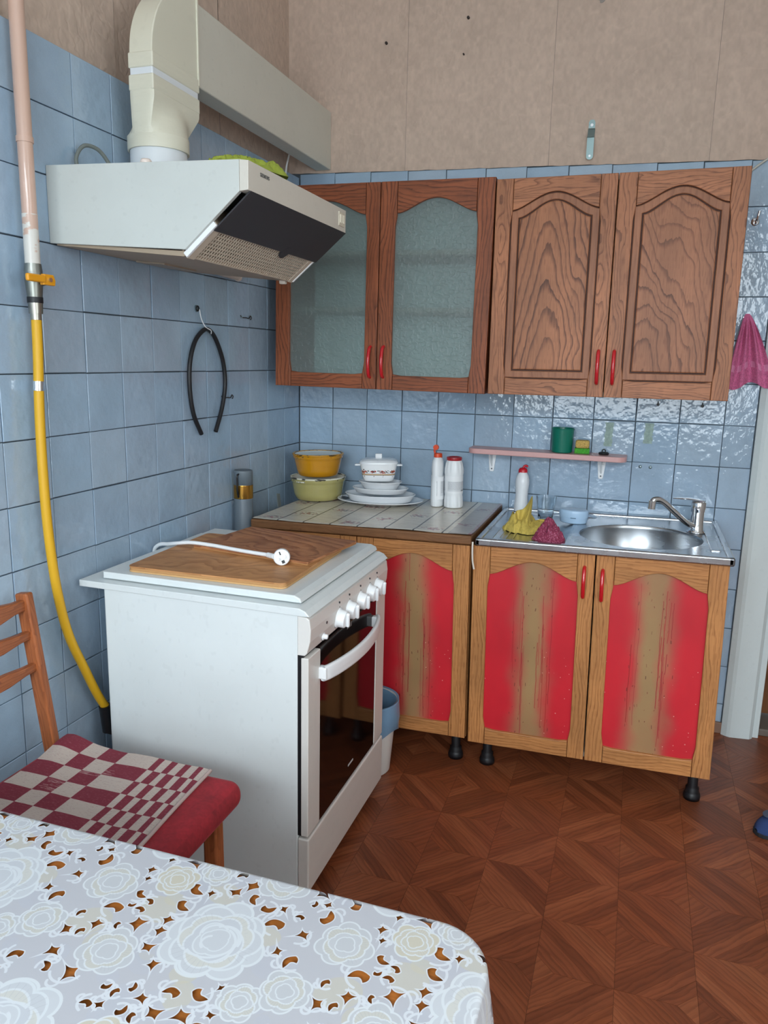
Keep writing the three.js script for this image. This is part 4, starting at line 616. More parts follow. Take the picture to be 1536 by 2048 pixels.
{
  const sup = (pts, sx, sz, n = 40) => { const g = lathe(pts, n).scale(sx, 1, sz); g.computeVertexNormals(); return g; };
  const b1 = thing('cleaner_bottle', 'slim white squeeze bottle with open orange flip cap on the worktop', 'bottle'); onWT(b1, 0.657, 0.147);
  part('body', sup([[0, 0.001], [0.022, 0], [0.026, 0.004], [0.027, 0.03], [0.0265, 0.09], [0.024, 0.125], [0.0255, 0.15], [0.023, 0.175], [0.017, 0.19], [0.016, 0.192]], 0.93, 1.45), mat(0xe9ecee, 0.35), b1);
  part('label', sup([[0.0272, 0.03], [0.0268, 0.09], [0.0268, 0.12]], 0.94, 1.46).rotateY(0.4), mat(0xffffff, 0.4, { map: labelTex(5, true) }), b1);
  part('cap', sup([[0.017, 0.19], [0.017, 0.205], [0.014, 0.207], [0.006, 0.208], [0, 0.208]], 0.95, 1.1), mat(0xd9481c, 0.4), b1, 'orange cap'); part('flip_lid', [tube([[-0.012, 0.206, 0], [-0.0145, 0.216, 0], [-0.011, 0.223, 0]], 0.004, 12, 8), rod([-0.0085, 0.229, -0.006], [-0.0085, 0.229, 0.006], 0.0105)], mat(0xd9481c, 0.4), b1);
  const b2 = thing('powder_bottle', 'ribbed white powder bottle with dark red ring beside the squeeze bottle', 'bottle'); onWT(b2, 0.723, 0.152);
  const rib = (g) => { const P = g.attributes.position; for (let i = 0; i < P.count; i++) { const y = P.getY(i), a = Math.atan2(P.getZ(i), P.getX(i)), k = (sm(0.0, 0.01, y) * (1 - sm(0.04, 0.05, y)) + sm(0.135, 0.145, y) * (1 - sm(0.172, 0.18, y))) * 0.05 * Math.pow(Math.abs(Math.sin(a * 6)), 3), q = 1 - k; P.setX(i, P.getX(i) * q); P.setZ(i, P.getZ(i) * q); } g.computeVertexNormals(); return g; };
  part('body', rib(lathe([[0, 0.001], [0.033, 0], [0.037, 0.005], [0.037, 0.02], [0.036, 0.042], [0.034, 0.05], [0.0355, 0.056], [0.0355, 0.125], [0.037, 0.135], [0.037, 0.15], [0.033, 0.172], [0.028, 0.182], [0.0275, 0.184]], 96)), mat(0xe7eaec, 0.35), b2);
  part('label', lathe([[0.0359, 0.058], [0.0359, 0.124]], 48).rotateY(2.4), mat(0xffffff, 0.45, { map: labelTex(15, true) }), b2);
  part('cap_ring', lathe([[0.0275, 0.183], [0.0295, 0.184], [0.0295, 0.194], [0.028, 0.196], [0.022, 0.1965], [0.021, 0.193], [0, 0.192]], 40), mat(0xa01f28, 0.35), b2, 'dark red cap ring');
  const b3 = thing('dish_soap_bottle', 'white waisted bottle with red spout cap behind the yellow cloth', 'bottle'); b3.position.set(0.972, SK(0.972) - 0.0005, 0.062 - 0.02); b3.position.z = 0.06; b3.position.y = SK(0.972) - 0.0063; b3.rotation.y = 0.3;
  part('body', sup([[0, 0.001], [0.023, 0], [0.0265, 0.004], [0.0265, 0.03], [0.023, 0.06], [0.0245, 0.085], [0.0265, 0.11], [0.026, 0.125], [0.0215, 0.142], [0.0165, 0.152], [0.016, 0.155]], 1, 1.25), mat(0xeaedf0, 0.35), b3);
  part('cap', [lathe([[0.0175, 0.153], [0.0175, 0.163], [0.013, 0.17], [0.008, 0.172], [0, 0.172]], 28), tube([[0, 0.168, 0], [0.004, 0.178, 0], [0.011, 0.18, 0], [0.017, 0.176, 0]], 0.0045, 20, 8)], mat(0xc11a2b, 0.35), b3, 'red spout cap');
}
/* ------------------------------------------------ things on the sink */
const onSK = (o, x, z, d = -0.008) => { o.position.set(x, SK(x) + d, z); return o; };
{
  const g = thing('drinking_glass', 'clear faceted drinking glass standing on the drainer', 'glass'); onSK(g, 1.079, 0.17, -0.0145);
  const outer = [[0, 0], [0.024, 0], [0.0265, 0.003], [0.0295, 0.03], [0.033, 0.06], [0.0375, 0.092]], inner = [[0.0358, 0.092], [0.0315, 0.06], [0.028, 0.03], [0.0245, 0.009], [0, 0.008]];
  const fl = (gg) => { const P = gg.attributes.position; for (let i = 0; i < P.count; i++) { const y = P.getY(i), r = Math.hypot(P.getX(i), P.getZ(i)), a = Math.atan2(P.getZ(i), P.getX(i)); if (r > 0.02 && y > 0.005 && y < 0.065) { const k = 1 - 0.03 * Math.abs(Math.cos(a * 5)); P.setX(i, P.getX(i) * k); P.setZ(i, P.getZ(i) * k); } } gg.computeVertexNormals(); return gg; };
  part('tumbler', fl(lathe([...outer, ...inner], 80)), mat(0xf4fbff, 0.03, { transmission: 1, thickness: 0.002, ior: 1.5 }), g);
  const d = thing('soap_dish', 'pale blue oval plastic soap box with lid beside the glass', 'soap dish'); onSK(d, 1.184, 0.21, -0.0062); d.rotation.y = -0.08; d.scale.y = 1.22;
  const ov = (pts) => { const q = lathe(pts, 64).scale(1, 1, 0.68); q.computeVertexNormals(); return q; }, mB = mat(0xa9c6e2, 0.35);
  part('base', ov([[0, 0.001], [0.042, 0], [0.047, 0.003], [0.05, 0.018], [0.0505, 0.0195], [0, 0.0195]]), mB, d); part('lid', ov([[0.052, 0.019], [0.0525, 0.03], [0.051, 0.038], [0.046, 0.041], [0, 0.0415]]), mB, d); part('catch', ext(-0.006, 0.014, 0.0175, 0.0195, 0.0345, 0.0365, 0.0008), mat(0x4d6a86, 0.5), d);
  const tY = dataTex(256, 256, (u, v) => { const n = 0.9 + 0.2 * fbm(u, v, 60, 60, 2, 501); return [198 * n, 174 * n, 84 * n]; });
  const hy = (u) => { const k = [[0, 0.012], [0.12, 0.045], [0.3, 0.055], [0.45, 0.05], [0.58, 0.026], [0.75, 0.032], [0.88, 0.022], [1, 0.012]]; for (let i = 1; i < k.length; i++) if (u <= k[i][0]) return mix(k[i - 1][1], k[i][1], sm(k[i - 1][0], k[i][0], u)); return 0.01; };
  const y = grid(150, 90, (u, v) => {
    const x = -0.085 + 0.17 * u, wz = 0.05 + 0.035 * Math.sin(u * 3.0) + 0.014 * (fbm(u, 0.5, 9, 1, 2, 3) - 0.5), z = (v - 0.5) * 2 * wz + 0.02 * (fbm(u, 0.1, 5, 1, 2, 4) - 0.5);
    const rg = 1 - Math.abs(fbm(u, v, 5, 3, 3, 13) - 0.5) * 2, dome = Math.pow(Math.max(0, 1 - Math.pow(Math.abs(v - 0.5) * 2, 2.2)), 0.6), du = (u - 0.44) / 0.055, dv = (v - 0.5) / 0.13, sp = Math.exp(-du * du - dv * dv);
    return [x + 0.016 * sp, Math.max(0.0012, hy(u) * dome * (0.55 + 0.75 * Math.pow(rg, 2.2)) + 0.058 * sp), z];
  });
  const yc = single('cleaning_cloth', y, mat(0xffffff, 0.85, { map: tY, sheen: 0.3 }), 'crumpled yellow cleaning cloth with upright corner on the drainer', 'cloth'); onSK(yc, 1.043, 0.35, -0.0142); yc.rotation.y = -0.12;
  const tR = canvasTex(256, 256, (c, w, h) => { c.fillStyle = '#8c2f4c'; c.fillRect(0, 0, w, h); let q = 7; const r = () => { q = (q * 1664525 + 1013904223) >>> 0; return q / 4294967296; }; for (let i = 0; i < 22; i++) for (let j = 0; j < 22; j++) { c.fillStyle = r() < 0.6 ? '#5c1730' : '#c0849a'; c.beginPath(); c.ellipse((i + 0.5) * w / 22, (j + 0.5) * h / 22, 3.4, 2.6, r() * 3, 0, 7); c.fill(); } });
  tR.repeat.set(3, 1); const rc = single('mesh_scrubber', crumple(0.1, 0.085, 0.046, { s: 15, f: 6, n: 90, thin: 0.42, peak: [[-0.004, -0.015, 0.02, 0.02, 0]] }), mat(0xffffff, 0.8, { map: tR }), 'bunched dark pink mesh cloth at the front of the drainer', 'scrubber'); onSK(rc, 1.127, 0.492, -0.0142);
}
/* ------------------------------------------------ pink shelf and what stands on it */
{
  const s = thing('wall_shelf', 'narrow pink shelf with rounded ends on white brackets', 'shelf', [0.76, 1.037, 0]); s.rotation.z = -0.004;
  const W = 0.59, D = 0.112, r = 0.035, sh = new THREE.Shape(); sh.moveTo(0, -0.001); sh.lineTo(W, -0.001); sh.lineTo(W, -D + r); sh.absarc(W - r, -D + r, r, 0, -Math.PI / 2, true); sh.lineTo(r, -D); sh.absarc(r, -D + r, r, -Math.PI / 2, -Math.PI, true); sh.closePath();
  part('board', uvm(new THREE.ExtrudeGeometry(sh, { depth: 0.014, bevelEnabled: true, bevelSize: 0.003, bevelThickness: 0.003, bevelOffset: -0.003, bevelSegments: 3, curveSegments: 16 }).rotateX(-Math.PI / 2).translate(0, 0.003, 0), 0.5, 0.5), mat(0xd3a3a2, 0.4, { map: tFilm }), s);
  for (const x of [0.08, 0.5]) { const b = part('bracket', [prism([[-0.017, 0], [0.017, 0], [0.009, -0.075], [0.006, -0.08], [-0.006, -0.08], [-0.009, -0.075]], 0.004, 0.001).translate(x, 0.001, 0.001), prism([[0.003, 0], [0.075, 0], [0.06, -0.01], [0.003, -0.06]], 0.004).rotateY(-Math.PI / 2).translate(x + 0.002, 0, 0)], mWhitePl, s); part('screw', [rod([x, -0.012, 0.004], [x, -0.012, 0.0065], 0.003), rod([x, -0.068, 0.004], [x, -0.068, 0.0065], 0.003)], mat(0x54585c, 0.4), b); }
  const top = (x) => 1.0575 - 0.004 * (x - 0.76);
  const c = thing('plastic_cup', 'dark green plastic cup on the pink shelf', 'cup', [1.112, top(1.112), 0.056]);
  part('cup', lathe([[0, 0.001], [0.036, 0], [0.0375, 0.003], [0.0415, 0.086], [0.0432, 0.088], [0.0432, 0.091], [0.0405, 0.09], [0.0365, 0.005], [0, 0.004]], 48), mat(0x00705c, 0.3), c); part('rim', new THREE.TorusGeometry(0.0422, 0.0016, 8, 48).rotateX(Math.PI / 2).translate(0, 0.09, 0), mat(0x00705c, 0.3), c);
  const tS = dataTex(128, 128, (u, v) => 0.94 + 0.25 * (fbm(u, v, 24, 24, 2, 601) - 0.5) - 0.25 * sm(0.68, 0.74, fbm(u, v, 30, 30, 2, 607)), true);
  const sp = thing('sponge', 'yellow kitchen sponge with bright green scouring side on the shelf', 'sponge', [1.187, top(1.187), 0.055], 0.05);
  part('scouring_pad', uvm(ext(-0.0275, 0.0275, 0, 0.02, -0.02, 0.02, 0.003, 2), 0.05, 0.05), mat(0x4fae37, 0.9, { map: tS }), sp); part('foam', uvm(ext(-0.0255, 0.0255, 0.02, 0.05, -0.019, 0.019, 0.008, 3), 0.05, 0.05), mat(0xd8b467, 0.95, { map: tS }), sp);
  const pg = thing('sink_plug', 'small black rubber sink plug on the shelf end', 'plug', [1.266, top(1.266), 0.05]);
  part('disc', lathe([[0, 0], [0.017, 0], [0.0195, 0.003], [0.0195, 0.006], [0.015, 0.009], [0, 0.009]], 32), mRubber, pg); part('loop', new THREE.TorusGeometry(0.006, 0.002, 8, 20).translate(0, 0.013, 0), mRubber, pg);
}
/* ------------------------------------------------ small things on the back wall */
{
  const b = thing('metal_bracket', 'perforated zinc metal strip bracket screwed to the wallpaper', 'bracket', [1.136, 2.1, 0.004]);
  const sh = new THREE.Shape(); sh.absarc(0, 0.012, 0.012, Math.PI, 0, false); sh.lineTo(0.012, 0.075); sh.lineTo(-0.012, 0.075); sh.closePath(); for (const y of [0.03, 0.055]) { const h = new THREE.Path(); h.absarc(0, y, 0.004, 0, 6.283, true); sh.holes.push(h); }
  const mZ = mat(0x8fa5a6, 0.35, { metalness: 0.85 });
  part('lower_leg', new THREE.ExtrudeGeometry(sh, { depth: 0.0018, bevelEnabled: false }).translate(0, 0, 0.016), mZ, b); part('bend', [ext(-0.012, 0.012, -0.0009, 0.0009, -0.022, 0.022, 0).rotateX(1.0).translate(0, 0.092, 0.0085)], mZ, b); part('upper_tab', prism([[-0.011, 0.108], [0.011, 0.108], [0.011, 0.128], [0.006, 0.136], [-0.006, 0.136], [-0.011, 0.128]], 0.0018).translate(0, 0, 0), mZ, b); part('screw', [rod([0, 0.118, 0.001], [0, 0.118, 0.004], 0.005), rod([0, 0.012, 0], [0, 0.012, 0.0195], 0.004)], mChrome, b);
  const hk = thing('coat_hook', 'small chrome double hook on the tiles beside the oak wall cabinet', 'hook', [1.702, 1.876, 0]);
  part('plate', lathe([[0, 0.006], [0.01, 0.0055], [0.0135, 0.002], [0.014, 0.0003], [0, 0.0003]], 28).rotateX(Math.PI / 2), mChrome, hk); part('prong', [tube([[0, 0.002, 0.004], [0.002, 0, 0.018], [0.004, 0.012, 0.028], [0.007, 0.03, 0.03]], 0.0042, 24, 10), tube([[0, -0.002, 0.004], [0, -0.01, 0.014], [0, -0.008, 0.022], [0, 0.0, 0.026]], 0.0036, 24, 10)], mChrome, hk);
  const hk2 = thing('towel_hook', 'plain peg hook hidden behind the pink towel', 'hook', [1.703, 1.557, 0]); part('peg', [rod([0, 0, 0.0005], [0, 0.004, 0.03], 0.004), rod([0, 0, 0.0003], [0, 0, 0.004], 0.006)], mChrome, hk2);
  const tT = canvasTex(512, 512, (c, w, h) => { const im = c.createImageData(w, h); for (let y = 0; y < h; y++) for (let x = 0; x < w; x++) { const n = 0.82 + 0.3 * fbm(x / w, y / h, 70, 70, 2, 701), i = (y * w + x) * 4; im.data[i] = 204 * n; im.data[i + 1] = 108 * n; im.data[i + 2] = 150 * n; im.data[i + 3] = 255; } c.putImageData(im, 0, 0); c.fillStyle = 'rgba(222,150,186,.85)'; for (let k = 0; k < 6; k++) c.fillRect(20 + k * 86, 350, 44, 46); });
  tT.flipY = true;
  const tw = grid(60, 50, (u, v) => {          // gathered at the hook, fanned at the hem
    const sp = mix(0.006, 0.078, Math.pow(v, 0.75)), x = (u - 0.42) * 2 * sp + 0.02 * v, fold = Math.sin(u * 19 + v * 1.5) * 0.011 * sm(0, 0.3, v) + Math.sin(u * 8 + 1) * 0.01 * v;
    return [x, -0.245 * v - 0.012 * Math.sin(u * 9) * v + 0.012 * (u - 0.5) * v, 0.026 + fold + 0.01 * Math.sin(v * 3)];
  });
  { const uv = tw.attributes.uv; for (let i = 0; i < uv.count; i++) uv.setY(i, 1 - uv.getY(i)); }
  const t = single('hand_towel', tw, mat(0xffffff, 0.95, { map: tT, sheen: 0.5 }), 'pink terry towel hanging from a hook beside the oak wall cabinet', 'towel'); t.position.set(1.706, 1.569, 0.006);
  // residue, screws and holes on the tiles
  const tRes = dataTex(128, 128, (u, v) => { const n = 0.85 + 0.3 * fbm(u, v, 8, 8, 3, 711); return [150 * n, 172 * n, 164 * n]; }), mRes = mat(0xffffff, 0.6, { map: tRes });
  for (const [x, y0, y1, w, l] of [[1.278, 1.082, 1.172, 0.03, 'long grey-green glue residue on the tile above the shelf end'], [1.42, 1.1, 1.176, 0.032, 'short grey-green glue residue on the tile right of the shelf']]) {
    const pts = []; for (let i = 0; i <= 18; i++) pts.push([-w / 2 * (0.75 + 0.4 * hash(i, 1, 3)), mix(0, y1 - y0, i / 18)]); for (let i = 18; i >= 0; i--) pts.push([w / 2 * (0.7 + 0.4 * hash(i, 2, 3)), mix(0, y1 - y0, i / 18)]);
    const o = single('glue_residue', uvm(prism(pts, 0.0016), 0.06, 0.06), mRes, l, 'residue'); o.position.set(x, y0, 0.0003);
  }
  for (const x of [1.4, 1.436]) { const o = single('screw_head', lathe([[0, 0.004], [0.004, 0.0035], [0.006, 0.001], [0.006, -0.0005], [0, -0.0005]], 20).rotateX(Math.PI / 2), mZinc, 'small screw head in the tile joint right of the pink shelf', 'screw', 'two screws right of the shelf'); o.position.set(x, 1.012, 0.0008); }
  for (const x of [1.443, 1.595]) { const o = single('wall_plug', [rod([0, 0, -0.002], [0, 0, 0.003], 0.0055), ext(-0.002, 0.002, 0.003, 0.012, 0, 0.003, 0.001)], mBlack, 'small black wall plug in the tiles just below the oak wall cabinet', 'wall plug', 'black wall plugs under the cabinet'); o.position.set(x, 1.246, 0.0015); }
  for (const [x, y, l] of [[0.36, 2.555, 'larger dark nail in the wallpaper above the glazed cabinet'], [0.672, 2.61, 'dark nail high on the wallpaper'], [0.66, 2.49, 'tiny dark nail in the wallpaper below another nail']]) { const o = single('nail', rod([0, 0, 0], [0, 0, 0.008], l.startsWith('tiny') ? 0.003 : 0.005), mat(0x2a211d, 0.6), l, 'nail'); o.position.set(x, y, 0.003); }
  single('wall_cable', tube([[1.665, 2.035, 0.006], [1.7, 2.062, 0.007], [1.75, 2.096, 0.008], [1.84, 2.16, 0.011], [1.95, 2.2, 0.008]], 0.004, 40, 8), mat(0xb9b8b0, 0.5), 'thin grey cable rising across the tiles beside the oak wall cabinet', 'cable');
  single('loose_string', tube([[0.9, 0.812, 0.628], [0.901, 0.79, 0.634], [0.903, 0.75, 0.632], [0.908, 0.722, 0.63]], 0.003, 24, 8), mat(0xd9d2c6, 0.7), 'short white strip hanging in the gap between the two base cabinets', 'strip');
  const plm = single('putty_patch', prism([...Array(20)].map((_, i) => { const a = i / 20 * 6.283, r = 0.016 * (0.85 + 0.3 * hash(i, 8, 8)); return [r * Math.cos(a), r * 1.5 * Math.sin(a)]; }), 0.002), mat(0x9a918a, 0.9), 'grey putty patch high on the wallpaper', 'patch'); plm.position.set(1.14, 2.635, 0.0035);
}
/* ------------------------------------------------ floor things */
{
  const b = thing('waste_bin', 'white waste bin with pale blue bag tucked between stove and cabinet', 'bin', [0.583, 0, 0.72]);
  part('bin', lathe([[0, 0.001], [0.075, 0], [0.079, 0.004], [0.1, 0.25], [0.103, 0.25], [0.103, 0.256], [0.098, 0.256], [0.077, 0.006], [0, 0.005]], 48), mat(0xdcdcd8, 0.4), b);
  const bag = grid(96, 26, (u, v) => { const a = u * 6.2832, f = fbm(u, v, 14, 4, 3, 801) - 0.5; let r, y; if (v < 0.45) { const t = v / 0.45; r = mix(0.075, 0.097, t) + f * 0.006; y = mix(0.08, 0.262, t); } else { const t = (v - 0.45) / 0.55; r = 0.104 + 0.004 * Math.sin(t * 3) + f * 0.009 * t + 0.001; y = mix(0.264, 0.135 + 0.03 * Math.sin(a * 2 + 1), t); } return [r * Math.cos(a), y, r * Math.sin(a)]; });
  part('bin_bag', bag, mat(0x7fa6c6, 0.3, { transmission: 0.25, thickness: 0 }), b, 'pale blue plastic bag folded over the rim');
  const s = thing('slipper', 'dark blue fabric slipper on the floor near the doorway', 'slipper', [1.905, 0, 0.63], 0.5);
  const up = grid(32, 20, (u, v) => { const x = -0.1 + 0.2 * v, w = 0.045 * Math.pow(Math.max(0, 1 - Math.pow(Math.abs(x / 0.101), 2.6)), 0.5), a = Math.PI * u, hh = (x < 0 ? 0.05 : 0.045) * (1 - 0.1 * v); return [x, 0.012 + hh * Math.sin(a) * Math.pow(Math.max(0, 1 - Math.pow(Math.abs(x / 0.101), 3)), 0.5), w * Math.cos(a)]; });
  part('insole', prism([...Array(20)].map((_, i) => { const a = i / 20 * 6.283; return [-0.045 + 0.035 * Math.cos(a), 0.024 * Math.sin(a)]; }), 0.002).rotateX(-Math.PI / 2).translate(0, 0.0615, 0), mat(0x4a5163, 0.95), s); part('upper', up, mat(0x263a66, 0.95, { sheen: 0.5 }), s); part('sole', prism([...Array(28)].map((_, i) => { const a = i / 28 * 6.283; return [0.102 * Math.cos(a), 0.046 * Math.sign(Math.sin(a)) * Math.pow(Math.abs(Math.sin(a)), 0.8)]; }), 0.013, 0.002).rotateX(-Math.PI / 2), mat(0x1b1d22, 0.8), s);
}
/* ------------------------------------------------ chair and seat cloth */
{
  const c = thing('dining_chair', 'orange-brown wooden ladder-back chair with red velvet seat', 'chair', [0.36, 0, 1.86]);
  const L = (x, y, z) => [x - 0.36, y, z - 1.86], zA = 1.675, zB = 2.06;
  const bar = (a, b, w, d) => { const A = V3(a), B = V3(b), dir = B.clone().sub(A), g = new RoundedBoxGeometry(w, dir.length(), d, 2, Math.min(w, d) * 0.25); const m = uvm(g, 0.1, 0.4, 'y'); m.applyQuaternion(new THREE.Quaternion().setFromUnitVectors(new THREE.Vector3(0, 1, 0), dir.normalize())); return m.translate((A.x + B.x) / 2, (A.y + B.y) / 2, (A.z + B.z) / 2); };
  for (const z of [zA, zB]) { part('back_post', [bar(L(0.131, 0.42, z), L(0.072, 0.845, z), 0.036, 0.022)], mChair, c); part('leg', bar(L(0.112, 0.0, z), L(0.133, 0.44, z), 0.036, 0.024), mChair, c); part('leg', bar(L(0.575, 0.0, z + (z === zA ? 0.03 : -0.03)), L(0.57, 0.44, z + (z === zA ? 0.03 : -0.03)), 0.036, 0.034), mChair, c); }
  for (const [y, x, w] of [[0.818, 0.076, 0.05], [0.748, 0.086, 0.036], [0.672, 0.096, 0.036]]) {
    const zs = []; const g = prism([[0, -0.013], [0.04, -0.014], [0.09, -0.025], [0.19, -0.029], [0.29, -0.025], [0.34, -0.014], [0.385, -0.013], [0.385, 0.013], [0.34, 0.014], [0.29, 0.02], [0.19, 0.022], [0.09, 0.02], [0.04, 0.014], [0, 0.013]].map(([s, t]) => [s, t * (w / 0.05)]), 0.016, 0.003);
    part('slat', uvm(g, 0.1, 0.4, 'x').rotateY(-Math.PI / 2).translate(...L(x + 0.008, y, zA)), mChair, c);
  }
  part('seat_rail', [bar(L(0.14, 0.41, zA + 0.02), L(0.565, 0.41, zA + 0.03), 0.05, 0.02), bar(L(0.14, 0.41, zB - 0.02), L(0.565, 0.41, zB - 0.03), 0.05, 0.02), bar(L(0.575, 0.41, zA + 0.04), L(0.575, 0.41, zB - 0.04), 0.02, 0.05)], mChair, c);
  const tV = dataTex(512, 512, (u, v) => { const n = 0.72 + 0.5 * fbm(u, v, 7, 7, 4, 901) + 0.12 * (fbm(u, v, 90, 90, 1, 903) - 0.5); return [150 * n, 36 * n, 46 * n]; });
  part('seat', uvm(new RoundedBoxGeometry(0.5, 0.064, 0.42, 6, 0.03).translate(0.012, 0.448, 0.002), 0.4, 0.4, 'x'), mat(0xffffff, 0.9, { map: tV, sheen: 0.9, sheenColor: new THREE.Color(0.7, 0.25, 0.28), sheenRoughness: 0.5 }), c, 'worn red velvet padded seat');
  // checked cloth folded over the seat
  const tC = canvasTex(1024, 1024, (g, w, h) => {
    g.fillStyle = '#bfb0a6'; g.fillRect(0, 0, w, h); const cols = [0, 0.19, 0.31, 0.44, 0.66, 0.7, 0.75, 0.79, 0.84, 0.88, 0.93, 0.96, 1], rows = [...Array(9)].map((_, i) => i / 8);
    let q = 33; const r = () => { q = (q * 1664525 + 1013904223) >>> 0; return q / 4294967296; };
    for (let i = 0; i < 12; i++) for (let j = 0; j < 8; j++) if ((i + j) % 2) { g.fillStyle = '#7d2b3a'; g.fillRect(cols[i] * w, rows[j] * h, (cols[i + 1] - cols[i]) * w + 1, h / 8 + 1); }
    for (let k = 0; k < 9000; k++) { const x = r() * w, y = r() * h; g.fillStyle = r() < 0.5 ? 'rgba(214,200,190,.16)' : 'rgba(90,30,42,.16)'; g.fillRect(x, y, 3 + r() * 14, 2); }
    for (const [x, y] of [[0.46, 0.4], [0.46, 0.64], [0.2, 0.52], [0.3, 0.72]]) for (let k = 0; k < 60; k++) { g.fillStyle = 'rgba(196,180,170,.6)'; g.fillRect((x + r() * 0.16) * w, (y + r() * 0.1) * h, 10 + r() * 60, 2.5); }
  });
  const cl = grid(80, 80, (u, v) => {
    const x0 = mix(0.153, 0.153, v), x1 = mix(0.535, 0.56, v), z = mix(1.655, 2.05, v), x = mix(x0, x1, u);
    const edge = Math.max(sm(0.94, 1, u), sm(0.96, 1, v), sm(0.06, 0, u)), y = 0.4845 + 0.018 * Math.exp(-((u - 0.04) ** 2) / 0.02 - ((v - 0.04) ** 2) / 0.03) + 0.006 * (fbm(u, v, 5, 4, 3, 911) - 0.35) - 0.002 * edge;
    return [x, Math.max(0.4815, y), z];
  });
  const top = single('seat_cloth', cl, mat(0xffffff, 0.95, { map: tC, sheen: 0.3 }), 'folded dark red and beige checked cloth lying on the chair seat', 'cloth');
  const hem = []; for (const y of [0.4825]) hem.push(tube([[0.537, y, 1.655], [0.545, y + 0.001, 1.8], [0.553, y, 1.92], [0.561, y, 2.05]], 0.0042, 60, 8)); part('folded_edge', hem, mat(0xb9a49e, 0.95), top);
}
